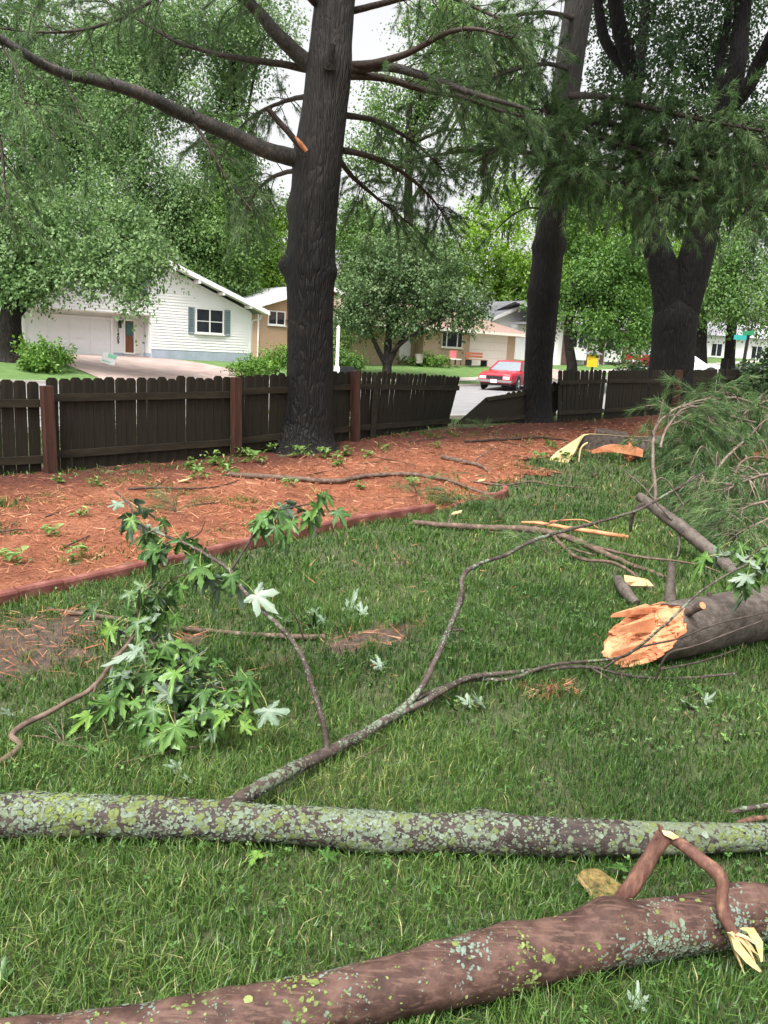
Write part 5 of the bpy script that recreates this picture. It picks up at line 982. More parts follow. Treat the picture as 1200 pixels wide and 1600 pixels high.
# thick grey log snapped at its near end
def snapped(name, label, p0, p1, r, slant, bark, wood, seed, jag=.1, up_dir=(0, 0, 1), n=72, depth=.12, L=None):
    """round log whose near end is torn: bark edge follows a slanted ragged line, fresh wood inside"""
    p0 = np.asarray(p0, float); p1 = np.asarray(p1, float); root = empty(name, p0 * np.array([1, 1, 0]), label, 'log'); T = Matrix.Translation(-root.location); d = norm(p1 - p0); L = np.linalg.norm(p1 - p0)
    upv = norm(np.asarray(up_dir, float) - d * np.dot(up_dir, d)); sdv = np.cross(d, upv); a = np.arange(n) / n * 2 * math.pi; rg_ = np.random.default_rng(seed)
    cut0 = slant(a); cut = cut0 + (vn(np.c_[np.cos(a) * 3, np.sin(a) * 3, np.full(n, seed)]) - .5) * jag + (vn(np.c_[np.cos(a) * 11, np.sin(a) * 11, np.full(n, seed)]) - .5) * jag * .6
    ss = np.linspace(0, 1, 90); S = cut[None] + (L - cut[None]) * ss[:, None]
    dirs = np.cos(a)[:, None] * upv + np.sin(a)[:, None] * sdv
    base = p0 + d * S[..., None]; v = base + dirs[None] * r; v = v + dirs[None] * log_disp(.006, 14, .02, 2.2)(v, None, None)[..., None]
    i = np.arange(89)[:, None] * n; j = np.arange(n)[None]; j2 = (j + 1) % n
    mb = MB(); mb.add(v.reshape(-1, 3), np.stack([i + j, i + n + j, i + n + j2, i + j2], -1).reshape(-1, 4)); e = v[-1]; mb.add(np.vstack([e, e.mean(0)]), [(q, (q + 1) % n, n) for q in range(n)]); body = mb.build('trunk', MT[bark], root, T)
    # torn wood: rings shrinking inward, splintered along the grain
    K = 22; rings = [v[0] - dirs * .004]; x0 = np.cos(a); y0 = np.sin(a)
    for q in range(1, K + 1):
        f = 1 - q / K; pu, pv = x0 * f, y0 * f; mean = np.interp(f, [0, 1], [cut.mean(), 0]); off = (cut0 if q > 1 else cut0 * .7 + cut * .3) * f + cut0.mean() * (1 - f)
        off = off + (vn(np.c_[pu * 3.2, pv * 3.2, np.full(n, seed + 2.0)]) - .5) * depth * 1.0 * min(1, q / 2) + (vn(np.c_[pu * 13, pv * 13, np.full(n, seed + 4.0)]) - .5) * depth * .7 * min(1, q / 2) * (vn(np.c_[pu * 2.2, pv * 2.2, np.full(n, seed + 7.0)]) > .45) + (vn(np.c_[pu * 34, pv * 34, np.full(n, seed + 9.0)]) - .5) * .016
        rings.append(p0 + d * off[:, None] + dirs * r * f)
    W = np.array(rings); i = np.arange(K)[:, None] * n; mb = MB(); mb.add(W.reshape(-1, 3), np.stack([i + j, i + j2, i + n + j2, i + n + j], -1).reshape(-1, 4), 0, False); mb.build('torn_wood', MT[wood], root, T)
    return root, T, d, upv, sdv
p0 = Gz(978, 998, .165); p1 = Gz(1200, 956, .165); d_ = norm(p1 - p0)
lg, TC, dC, uC, sC_ = snapped('fallen_log', 'thick grey log snapped open with bright orange torn wood', p0, p0 + d_ * 3.4, .158, lambda a: .15 + .2 * np.cos(a - .45), 'log_c', 'wood_orange', 5, .1, depth=.075)
for k_, (x, y, Y) in enumerate(((957, 962, 4.16), (962, 985, 4.05), (968, 1030, 4.0), (958, 1022, 4.02), (985, 958, 4.2))):
    mb = MB(); q = P(x, y, Y); w_ = .03 + .015 * (k_ % 2); e_ = q + dC * .28; c = [e_ + uC * w_ + sC_ * .02, e_ - uC * w_ + sC_ * .02, e_ - uC * w_ - sC_ * .02, e_ + uC * w_ - sC_ * .02]; mb.add(c + [q + uC * .012, q - uC * .008 - dC * .02], [(0, 1, 5), (0, 5, 4), (1, 2, 5), (2, 3, 4), (2, 4, 5), (3, 0, 4)], 0, False); mb.build('splinter', MT['wood_orange'], lg, TC)
mb = MB(); tube(mb, [P(1047, 938, 4.4), P(1048, 905, 4.42), P(1050, 878, 4.44)], [.036, .024, .02], 12, .02, disp=log_disp(.004, 25)); mb.build('branch_stub', MT['log_c'], lg, TC)
mb = MB(); tube(mb, [P(1062, 970, 4.28), P(1080, 955, 4.16), P(1098, 946, 4.08)], [.024, .021, .02], 12, .02, capm=1); mb.build('branch_stub', [MT['log_c'], MT['wood_orange']], lg, TC)
mb = MB(); tube(mb, [P(1108, 928, 4.5), P(1114, 950, 4.4), P(1116, 970, 4.38)], [.014, .016, .01], 8, .02, disp=log_disp(.006, 30)); mb.build('bark_scar', MT['twig'], lg, TC)
# far trunk torn through, bark flap bent down to the grass
p0 = Gt(975, 703, .2); p1 = Gt(1215, 686, .2); d_ = norm(p1 - p0)
fl_, TF, dF, uF, sF = snapped('fallen_log', 'far fallen trunk torn open, a pale bark flap folding to the grass', p0, p0 + d_ * 5.5, .2, lambda a: .12 + .12 * np.cos(a + 2.2), 'log_c', 'wood_orange', 9, .12, depth=.1)
Yf = p0[1]
mb = MB(); strip(mb, [P(1012, 688, Yf + .1), P(975, 690, Yf), P(930, 690, Yf - .1), P(905, 690, Yf - .15), P(893, 695, Yf - .22), P(880, 712, Yf - .4), P(868, 732, Yf - .6), P(857, 752, Yf - .85)], [.05, .09, .13, .16, .2, .21, .19, .14], .035, [(0, 0, 1), (0, 0, 1), (.1, 0, 1), (.4, 0, .9), (.8, 0, .6), (1, .1, .35), (1, .1, .25), (1, .1, .2)], 1, 0); mb.build('bark_flap', [MT['wood_yellow'], MT['log_c']], fl_, TF)
mb = MB(); strip(mb, [P(925, 706, Yf - .15), P(950, 700, Yf - .2), P(985, 703, Yf - .25), P(1003, 708, Yf - .25)], [.02, .055, .075, .06], .05, [(0, 0, 1)] * 4, 1, 0); mb.build('torn_slab', [MT['wood_orange'], MT['wood_pale']], fl_, TF)
mb = MB(); tube(mb, [P(918, 692, Yf - .25), P(908, 700, Yf - .3), P(904, 725, Yf - .35), P(903, 745, Yf - .4)], [.018, .014, .014, .01], 6, .04); mb.build('wood_strip', MT['wood_yellow'], fl_, TF)
mb = MB(); tube(mb, [P(930, 676, Yf + .9), P(955, 680, Yf + .85), P(980, 684, Yf + .8)], [.09, .1, .1], 14, .05, capm=1, disp=log_disp(.01, 12)); mb.build('split_limb', [MT['twig'], MT['wood_orange']], fl_, TF)
# other large sticks: (name, label, category, points, radii, material, cut ends)
def stick(name, label, pts_, rad, mat='stick', cut=None, wob=.012, group=None, twigs=(), n=9):
    pts_ = [np.asarray(q, float) for q in pts_]; o = np.array(pts_[0]); root = empty(name, o, label, 'branch' if 'branch' in name else 'stick', group); T = Matrix.Translation(-Vector(o))
    mb = MB(); tube(mb, pts_, rad, n, .03, wob=wob, capm=1 if cut else None, disp=log_disp(rad[0] * .12, 20)); mb.build('wood', [MT[mat], MT[cut or mat]], root, T)
    for tp, tr in twigs: mb = MB(); tube(mb, tp, tr, 6, .03, wob=.008); mb.build('twig', MT[mat], root, T)
    return root, T
g = lambda x, y, z=.02: Gt(x, y, z)
stick('dead_branch', 'bare grey pole slanting down to the orange-ended log', [P(998, 775, 7.2), P(1030, 798, 7.0), P(1075, 832, 6.7), P(1120, 870, 6.4), P(1150, 897, 6.2)], [.04, .055, .06, .058, .055], 'log_c', None, .01, None, [([P(1010, 785, 7.1), P(990, 800, 7.2), P(985, 830, 7.3)], [.03, .015]), ([P(1060, 820, 6.8), P(1062, 850, 6.7), P(1058, 870, 6.6)], [.015, .006]), ([P(1050, 812, 6.8), P(1030, 790, 6.9), P(1005, 760, 7.0), P(975, 735, 7.2)], [.012, .005])], 14)
stick('fallen_branch', 'long pale branch forking on the lawn toward the snapped log', [g(645, 816, .05), g(700, 821, .05), g(760, 825, .05), g(820, 826, .06), g(880, 838, .06), g(940, 862, .05), g(990, 884, .04), g(1050, 905, .04)], [.025, .03, .032, .034, .032, .026, .02, .014], 'stick', 'wood_pale', .02, None, [([g(860, 832, .06), g(900, 870, .05), g(960, 880, .08), g(1000, 905, .05), g(1020, 920, .02)], [.018, .014, .008]), ([g(930, 855, .06), g(1000, 870, .06), g(1080, 880, .06), g(1130, 895, .03)], [.016, .01, .006]), ([g(700, 820, .06), g(705, 805, .1)], [.01, .006]), ([g(820, 826, .06), g(870, 815, .15), g(890, 800, .2)], [.008, .004]), ([g(760, 830, .02), g(850, 845, .03), g(930, 868, .04)], [.012, .008])])
stick('split_stick', 'orange split stick lying above the long pale branch', [g(815, 816, .05), g(860, 820, .06), g(920, 830, .06), g(982, 840, .04)], [.012, .02, .022, .02], 'wood_orange', None, .012, None, [([g(860, 815, .06), g(910, 812, .05), g(935, 825, .03)], [.01, .006])])
stick('fallen_stick', 'long curved stick lying across the orange pine straw', [g(357, 741, .05), g(400, 744, .06), g(450, 747, .06), g(525, 751, .06), g(570, 744, .06), g(640, 741, .06), g(700, 750, .06), g(740, 765, .05), g(775, 774, .03)], [.03, .034, .034, .032, .03, .026, .022, .018, .012], 'stick', None, .02)
stick('fallen_stick', 'short stick with cut end on the straw right of the long stick', [g(690, 714, .06), g(720, 720, .05), g(750, 728, .04), g(765, 738, .03)], [.035, .032, .025, .015], 'stick', 'wood_pale', .01, None, [([g(740, 724, .05), g(752, 712, .15), g(775, 700, .2)], [.014, .006])])
stick('fallen_stick', 'straight brown stick with sawn orange end in the lawn by the bare patch', [g(70, 950, .02), g(120, 958, .025), g(180, 967, .025), g(300, 983, .02), g(400, 992, .02), g(450, 995, .022), g(508, 996, .022)], [.008, .012, .014, .014, .015, .017, .018], 'stick', 'wood_orange', .008)
stick('fallen_stick', 'thin dark stick lying on straw behind the upright leafy twig', [g(200, 765, .04), g(240, 762, .05), g(290, 764, .04), g(350, 758, .03), g(372, 750, .03)], [.014, .012, .009, .005], 'twig', None, .015, None, [([g(240, 762, .05), g(262, 748, .1), g(268, 740, .14)], [.008, .003])])
stick('fallen_stick', 'small brown stick on the grass under the leaf heap', [g(190, 1192, .03), g(240, 1180, .03), g(315, 1166, .035)], [.004, .0055, .006], 'stick', None, .004)
stick('fallen_stick', 'pale curved twig on the grass right of the edging end piece', [g(735, 752, .03), g(790, 757, .05), g(830, 752, .06), g(880, 760, .05), g(925, 763, .03)], [.012, .014, .012, .008], 'stick', None, .02)
stick('fallen_stick', 'dark stick lying before the far fallen trunk', [g(725, 690, .04), g(790, 686, .06), g(850, 684, .06), g(890, 688, .04)], [.02, .022, .018, .01], 'twig', None, .02)
stick('fallen_stick', 'short lichened twig stub at the right edge behind the lichen log', [g(1138, 1270, .02), g(1160, 1264, .03), g(1215, 1258, .03)], [.009, .01, .01], 'log_a2', 'wood_orange', .004)
stick('fallen_stick', 'reddish bark chip beside the lichen log at the right edge', [g(1152, 1286, .03), g(1175, 1280, .03), g(1200, 1278, .02)], [.008, .012, .008], 'log_b2', None, .004)
stick('fallen_stick', 'thin curved grass-lying twig below the lichened side branch', [g(535, 1195, .02), g(570, 1180, .03), g(605, 1162, .03)], [.002, .003, .002], 'stick', None, .004)
for i, (a, b) in enumerate((((5, 830), (40, 828)), ((60, 812), (95, 800)), ((300, 790), (350, 786)), ((420, 705), (470, 700)), ((560, 725), (620, 722)), ((590, 715), (650, 728)), ((640, 690), (700, 684)), ((880, 675), (950, 668)), ((100, 855), (140, 838)), ((480, 742), (520, 735)), ((800, 712), (850, 722)), ((770, 690), (830, 700)), ((0, 700 + 130), (10, 838)), ((120, 725), (180, 733)))):
    stick('small_twig', 'small dark twig scattered on the pine straw', [g(*a, .025), g((a[0] + b[0]) / 2, (a[1] + b[1]) / 2 - 1, .04), g(*b, .025)], [.008, .007, .004], 'twig', None, .02, 'small twigs on the pine straw', (), 6)
# bark slabs, chips and board
def slab(name, label, pts_, th, mats, par=None, cat='bark'):
    c = [np.asarray(q, float) for q in pts_]; o = c[0]; root = empty(name, o * np.array([1, 1, 1]), label, cat); T = Matrix.Translation(-Vector(o)); b = [q - np.array([0, 0, th]) for q in c]; n = len(c)
    mb = MB(); mb.add(c + [np.mean(c, 0) + np.array([0, 0, .004])], [(i, (i + 1) % n, n) for i in range(n)], 0, False); mb.add(c + b, [(i, n + i, n + (i + 1) % n, (i + 1) % n) for i in range(n)], 1, False); mb.add(b + [np.mean(b, 0)], [((i + 1) % n, i, n) for i in range(n)], 1, False); mb.build('slab', mats, root, T); return root
slab('bark_slab', 'curled brown bark piece with pale inside, behind the snapped log', [Gz(975, 898, .12), Gz(1012, 905, .06), Gz(1022, 916, .03), Gz(985, 915, .06), Gz(976, 910, .1)], .02, [MT['wood_pale'], MT['log_c']])
stick('bark_strip', 'short thick grey bark strip left of the snapped log', [g(966, 905, .1), g(978, 925, .06), g(994, 944, .02)], [.035, .045, .03], 'log_c', None, .01)
slab('wood_chip', 'mossy yellow wood board lying in grass behind the front log', [Gz(903, 1366, .045), Gz(912, 1358, .045), Gz(935, 1357, .04), Gz(990, 1395, .03), Gz(968, 1418, .03), Gz(938, 1410, .035)], .018, [pm('mossy_wood', [(.35, (.035, .03, .012)), (.5, (.14, .1, .035)), (.7, (.32, .22, .075))], 26, (1, 1, 1), .6, .5, .004), MT['wood_pale']], cat='wood')
slab('wood_chip', 'pale split board lying under the pine bough pile', [Gt(1105, 742, .06), Gt(1150, 741, .06), Gt(1148, 749, .05), Gt(1100, 749, .05)], .05, [MT['wood_pale'], MT['log_c']], cat='wood')
for x, y, lb_ in ((745, 752, 'small yellow wood chip on straw by the stick end'), (705, 803, 'yellow sliver on the end of the long pale branch'), (278, 752, 'pale bark curl standing among weeds by the fence')):
    q = Gt(x, y, .04); slab('wood_chip', lb_, [q + np.array(o_) for o_ in ((0, 0, 0), (.1, .02, .02), (.12, .09, .03), (.03, .07, .01))], .012, [MT['wood_yellow'], MT['wood_pale']], cat='wood')

# ------------------------------------------------------------------ heap of maple leaves: a second fallen branch
ph = np.array([P(-60, 1225, 2.62), P(0, 1192, 2.72), P(30, 1165, 2.8), P(18, 1150, 2.86), P(40, 1132, 2.92), P(90, 1105, 3.02), P(145, 1075, 3.14), P(175, 1035, 3.26), P(205, 1000, 3.36), P(225, 960, 3.46), P(235, 920, 3.52), P(240, 890, 3.56)])
hr = empty('fallen_branch', ph[0] * np.array([1, 1, 0]), 'bent brown branch ending in a heap of green maple leaves on the lawn', 'branch'); TH = Matrix.Translation(-hr.location)
mb = MB(); tube(mb, ph, [.013, .013, .012, .0125, .012, .011, .0105, .01, .009, .008, .006, .004], 10, .02, wob=.006, disp=log_disp(.0015, 40)); mb.build('stem', MT['stick'], hr, TH)
mb = MB(); tube(mb, [P(150, 1072, 3.14), P(145, 1085, 3.12), P(152, 1100, 3.1), P(165, 1108, 3.1)], [.006, .004], 6, .02); mb.build('twig', MT['stick'], hr, TH)
rg = np.random.default_rng(91)
HT = [[(240, 900, 3.52), (215, 960, 3.45), (240, 1010, 3.35), (250, 1060, 3.25)], [(240, 1000, 3.4), (280, 1040, 3.3), (330, 1070, 3.2), (400, 1085, 3.15)], [(230, 1030, 3.35), (200, 1070, 3.2), (170, 1100, 3.1), (150, 1130, 3.05)],
      [(260, 1050, 3.25), (270, 1090, 3.1), (275, 1130, 3.0), (285, 1165, 2.95)], [(230, 1050, 3.3), (220, 1100, 3.1), (230, 1130, 3.02)], [(270, 1040, 3.4), (310, 1055, 3.35), (350, 1060, 3.3)], [(320, 1080, 3.15), (340, 1110, 3.05), (330, 1130, 3.0)], [(245, 930, 3.5), (270, 905, 3.5), (300, 895, 3.46)], [(205, 1000, 3.38), (185, 985, 3.4), (165, 1000, 3.42)]]
for i, t in enumerate(HT):
    q = pxline(t); mb = MB(); tube(mb, q, [.005, .002], 6, .03, wob=.006); sb_ = mb.build('twig', MT['stick'], hr, TH)
    leaves_on(sb_, None, q, [44, 34, 28, 34, 28, 26, 26, 10, 5][i], 0, 1, rg, (.55, 1.1), [1.1, .35, .35, .5, .5, .4, .4, 1.1, .3][i], .1, .055 if i not in (0, 7) else .045)
put_leaf(hr, TH, P(405, 1078, 3.0), P(420, 1110, 2.94) - P(405, 1078, 3.0), (-.1, .8, -.6), 1.2); put_leaf(hr, TH, P(262, 1100, 2.9), P(275, 1140, 2.86) - P(262, 1100, 2.9), (.3, -.8, .5), 1.25); put_leaf(hr, TH, P(215, 985, 3.2), P(200, 1030, 3.15) - P(215, 985, 3.2), (.6, .6, -.3), 1.1)
# pine sprig lying at the left of the heap
def sprig(name, label, base, ends, mat, seed, k=26, ln=.1, wd=.002, group=None, cat='pine sprig', tip=True, stem='stick', per=.04, spread=.7, bias=0.0):
    base = np.asarray(base, float); root = empty(name, base, label, cat, group); T = Matrix.Translation(-Vector(base)); rg_ = np.random.default_rng(seed); B = []; D = []; mb = MB()
    for e in ends:
        e = np.asarray(e, float); md = (base + e) / 2 + np.array([0, 0, .1 * np.linalg.norm(e - base)]); p, r = tube(mb, [base, md, e], [.004, .0025], 5, .03)
        n = max(2, int(np.linalg.norm(e - base) * .6 / per)); ss = np.linspace(.4, 1, n); ii = (ss * (len(p) - 1)).astype(int); B.append(p[ii]); D.append(np.tile(norm(e - md), (n, 1)))
    o = mb.build('stem', MT[stem], root, T); nm = MB(); needle_mesh(nm, np.concatenate(B), np.concatenate(D), rg_, k, ln, wd, spread, bias); tag(nm.build('needles', MT[mat], o), kind='stuff'); return root
sprig('pine_sprig', 'green pine sprig lying left of the leaf heap', g(100, 1165, .03), [g(60, 1120, .05), g(95, 1115, .06), g(140, 1150, .04), g(45, 1150, .04), g(150, 1180, .03)], 'needle_fallen', 5, 22, .11, .0022)
sprig('pine_sprig', 'dry orange pine sprig on the grass below the snapped log', g(862, 1078, .03), [g(820, 1070, .04), g(835, 1082, .03), g(895, 1082, .03), g(880, 1070, .05), g(850, 1088, .03)], 'straw', 6, 26, .09, .0026, bias=.25)
for i, (x, y, lb_) in enumerate(((760, 672, 'green pine sprig poking up in front of the broken fence panel'), (720, 790, 'pine sprig tangled over the end of the edging'), (780, 810, 'pine sprig on the grass beside the edging end piece'), (650, 770, 'pine sprig on straw beside the long stick'), (275, 800, 'grassy tuft of needles on the straw behind the leafy twig'), (860, 870, 'thin needles strewn under the long pale branch'), (930, 745, 'pine sprig on grass below the torn trunk'))):
    c = Gt(x, y, .03); sprig('pine_sprig', lb_, c, [c + np.array([rng.uniform(-.35, .35), rng.uniform(-.3, .3), rng.uniform(.02, .2)]) for _ in range(7)], 'needle_fallen', 30 + i, 16, .13, .004, 'pine sprigs strewn about')
# ------------------------------------------------------------------ pile of broken pine boughs at the right
rg = np.random.default_rng(55)
def pile(name, label, arms, seed, per, k, ln, wd, mat='needle_fallen', tw=(.3, .7), droop=.9):
    o = np.asarray(arms[0][0][0], float); root = empty(name, (o[0], o[1], float(H(o[0], o[1]))), label, 'branch', 'broken pine boughs piled at the right'); T = Matrix.Translation(-Vector(root.location))
    dress(root, T, [(np.array(a), (r0, r1), dn, 'twig_pale') for a, r0, r1, dn in arms], seed, ln, wd, k, tw, droop, per, mat, .6, .1)
A = lambda *q: [P(*t) for t in q]
pile('pine_bough', 'arching pale-stemmed bough at the left of the pine pile', [(A((1022, 830, 9), (1024, 770, 9.1), (1020, 715, 9.2), (1022, 675, 9.4), (1040, 650, 9.6), (1072, 632, 9.9), (1110, 622, 10.2)), .026, .01, .5), (A((1032, 700, 9.3), (1040, 672, 9.5), (1066, 640, 9.8), (1100, 634, 10)), .018, .008, .9), (A((1072, 632, 9.9), (1100, 640, 9.8), (1110, 660, 9.7)), .008, .004, 1.2)], 401, 12, 20, .17, .006)
pile('pine_bough', 'feathery bough heaped over the far fallen trunk', [(A((1200, 640, 11.6), (1150, 622, 11.2), (1100, 630, 10.8), (1075, 655, 10.4), (1062, 690, 10)), .02, .008, 3.90), (A((1180, 660, 11), (1120, 650, 10.4), (1095, 680, 10), (1075, 720, 9.6)), .02, .008, 4.20), (A((1150, 690, 10.6), (1100, 690, 10), (1085, 730, 9.6), (1075, 755, 9.3)), .02, .006, 3.90), (A((1230, 620, 12), (1190, 630, 11.6), (1160, 650, 11), (1140, 690, 10.4)), .02, .008, 3.60)], 402, 10, 22, .19, .0065)
pile('pine_bough', 'dark lower bough at the right edge above the leafy sprig', [(A((1230, 740, 8.6), (1180, 745, 8.4), (1130, 770, 8.2), (1100, 805, 8)), .02, .006, 3.90), (A((1220, 780, 8), (1170, 790, 7.8), (1120, 820, 7.6)), .018, .006, 3.90), (A((1210, 720, 9.4), (1160, 735, 9), (1110, 765, 8.8), (1075, 790, 8.6)), .018, .006, 3.60), (A((1225, 800, 7.6), (1190, 815, 7.4), (1150, 835, 7.2)), .016, .005, 3.60), (A((1100, 750, 9), (1070, 770, 8.8), (1040, 800, 8.6)), .014, .005, 3.00)], 403, 10, 20, .16, .0055)
pile('pine_bough', 'bough trailing off the right edge beside the dark shrub', [(A((1240, 610, 14), (1190, 622, 13.4), (1150, 640, 12.8)), .03, .01, 3.00), (A((1230, 650, 12.6), (1200, 650, 12.2), (1185, 662, 11.8)), .02, .008, 2.40)], 404, 10, 16, .19, .008)
stick('dead_branch', 'pale bare twig arching through the pine pile', A((1170, 800, 8.2), (1150, 750, 8.6), (1160, 720, 8.8), (1190, 715, 8.9), (1220, 730, 9)), [.016, .014, .012, .01], 'stick', None, .02, None, [(A((1160, 725, 8.8), (1145, 700, 8.9), (1170, 695, 9)), [.008, .004])])
stick('dead_branch', 'grey branch rising out of the pile at the right edge', A((1165, 640, 11.5), (1200, 612, 11.8), (1240, 585, 12)), [.03, .025, .02], 'log_c')
stick('dead_branch', 'knobbly dark branch lying on the far fallen trunk', A((1130, 672, 12.2), (1165, 672, 12.1), (1205, 668, 12)), [.035, .03, .025], 'twig_pale')
rg = np.random.default_rng(14)
tl_ = []
for i in range(14):
    x, y, Y_q = rg.uniform(1060, 1200), rg.uniform(650, 800), 0; Y_q = np.interp(y, [640, 820], [11.2, 7.4]); dx, dy = rg.uniform(-70, 70), rg.uniform(-45, 10); tl_.append(([P(x, y, Y_q), P(x + dx * .5, y + dy * .5 - rg.uniform(5, 25), Y_q - .1), P(x + dx, y + dy * .3 + rg.uniform(0, 25), Y_q - .2)], [rg.uniform(.006, .014), .003]))
stick('dead_branch', 'tangle of bare pale twigs sprouting from the middle of the pine pile', A((1110, 760, 8.8), (1130, 720, 9.2), (1160, 690, 9.8)), [.02, .016, .012], 'twig_pale', None, .02, None, tl_)
stick('fence_stake', 'thin pale stake standing in the pile against the dark fence', [P(1128, 632, 14), P(1131, 600, 14)], [.022, .02], 'twig_pale', None, 0)
# maple sprig hanging in from the right edge
ms = empty('maple_sprig', Gz(1210, 960, 0), 'maple leaf sprig hanging in from the right edge over the snapped log', 'branch'); TM = Matrix.Translation(-ms.location)
q = A((1260, 840, 4.2), (1205, 848, 4.15), (1165, 875, 4.1), (1150, 885, 4.08)); mb = MB(); tube(mb, q, [.008, .003], 7, .03, wob=.006); mb.build('stem', MT['twig'], ms, TM)
rg = np.random.default_rng(66); leaves_on(ms, TM, q, 34, .15, 1, rg, (.9, 1.3), .9, .3, .06)
# loose leaves on the lawn, undersides up
for i, (x, y, a, fl2, sc_) in enumerate(((470, 968, 200, 1, 1.2), (490, 962, 100, 1, 1.1), (482, 975, 300, 1, 1.0), (500, 972, 250, 1, 1.0), (535, 955, 60, 1, 1.25), (548, 940, 80, 1, 1.0), (520, 970, 180, 1, .9), (575, 965, 120, 1, 1.0), (600, 972, 0, 0, 1.0), (612, 1043, 170, 1, .9), (712, 1100, 250, 1, .8), (770, 1098, 200, 1, 1.0), (752, 1105, 160, 1, .9), (640, 1333, 140, 1, .7), (300, 1195, 200, 1, .8), (305, 1208, 250, 1, .7), (1090, 1095, 220, 1, .9), (1080, 1088, 30, 0, .9), (960, 1380, 60, 0, .9), (430, 1335, 200, 0, .9), (490, 1350, 30, 0, .7), (55, 1560, 250, 1, .7), (25, 1548, 150, 0, .8), (890, 888, 100, 0, .8), (690, 940, 40, 0, .8), (1120, 1155, 10, 0, .6), (1000, 1590, 80, 1, .6), (190, 1010, 120, 0, 1.1), (30, 1110, 240, 1, .7), (310, 700, 0, 1, 1), (1090, 1095, 10, 1, .7))):
    c = Gt(x, y, .034); sc_ *= .8; t = R(a); u_ = np.array([math.cos(t), math.sin(t), rng.uniform(.0, .35)]); nn_ = np.array([rng.normal(0, .3), rng.normal(0, .3) - .25, 1.0]) * (-1 if fl2 else 1)
    o = put_leaf(None, None, c, u_, nn_, sc_, 'maple_leaf'); tag(o, 'loose maple leaf lying silver side up on the lawn' if fl2 else 'loose green maple leaf lying flat in the grass', 'leaf', 'silver leaves on the lawn' if fl2 else 'green leaves on the lawn')
# weeds in the straw bed
def weed_proto(seed, n=26):
    rg_ = np.random.default_rng(seed); mb = MB()
    for _ in range(n):
        a = rg_.uniform(0, 2 * math.pi); l = rg_.uniform(.03, .11); e = rg_.uniform(.05, 1.2); d = np.array([math.cos(a) * math.cos(e), math.sin(a) * math.cos(e), math.sin(e)]); s = norm(np.cross(d, [0, 0, 1])) * l * rg_.uniform(.18, .34)
        b = rg_.normal(0, .05, 3) * np.array([1, .8, 0]) + np.array([0, 0, rg_.uniform(0, .1)]); v = [b, b + d * l * .5 + s, b + d * l + np.array([0, 0, -.03]), b + d * l * .5 - s]; mb.add(v, [(0, 1, 2, 3)], 0, False, rg_.random())
    return mb.mesh('weed', MT['leaf_weed'])
WM = [weed_proto(k) for k in range(4)]
for i, (x, y, s) in enumerate(((300, 735, 1.2), (335, 728, 1.5), (355, 740, 1.3), (378, 714, 1.2), (398, 724, 1.4), (425, 706, 1.2), (470, 714, 1.3), (505, 716, 1.4), (540, 714, 1.2), (528, 730, 1.2), (575, 715, .9), (150, 760, .8), (92, 755, .8), (130, 808, .7), (82, 838, .8), (22, 880, .9), (118, 870, .8), (600, 705, .9), (562, 765, .8), (642, 760, 1.0), (680, 700, .8), (452, 760, .8), (860, 700, 1.1), (840, 722, 1.2), (885, 720, 1.2), (312, 748, 1.1))):
    c = Gt(x, y, .02); o = link('weed', random.choice(WM), None, Matrix.Translation(Vector(c)) @ Matrix.Rotation(random.uniform(0, 6.3), 4, 'Z') @ Matrix.Scale(s * 1.15, 4)); tag(o, 'small leafy green weed sprouting through the orange pine straw', 'weed', 'weeds in the pine straw')

# give look-alike small things their place counted from the left of the view
ORD = ['leftmost', 'second from the left', 'third from the left', 'fourth from the left', 'fifth from the left', 'sixth from the left', 'seventh from the left', 'eighth from the left', 'ninth from the left', 'tenth from the left', 'eleventh from the left', 'twelfth from the left', 'thirteenth from the left', 'fourteenth from the left', 'fifteenth from the left', 'sixteenth from the left', 'seventeenth from the left', 'eighteenth from the left', 'nineteenth from the left', 'twentieth from the left', 'twenty-first from the left', 'twenty-second from the left', 'twenty-third from the left', 'twenty-fourth from the left', 'twenty-fifth from the left', 'twenty-sixth from the left']
def number_left(group, text):
    os_ = [o for o in bpy.data.objects if o.get('group') == group and o.parent is None]
    def key(o):
        q = np.array(o.matrix_basis.translation) - CAM; return float(q @ rt / (q @ fw))
    for i, o in enumerate(sorted(os_, key=key)): o['label'] = text % (ORD[i] if i < len(ORD) else 'rightmost')
number_left('silver leaves on the lawn', 'loose maple leaf lying silver side up on the lawn, %s'); number_left('green leaves on the lawn', 'loose green maple leaf lying flat in the grass, %s'); number_left('small twigs on the pine straw', 'small dark twig on the pine straw, %s'); number_left('weeds in the pine straw', 'small leafy weed in the orange straw, %s')

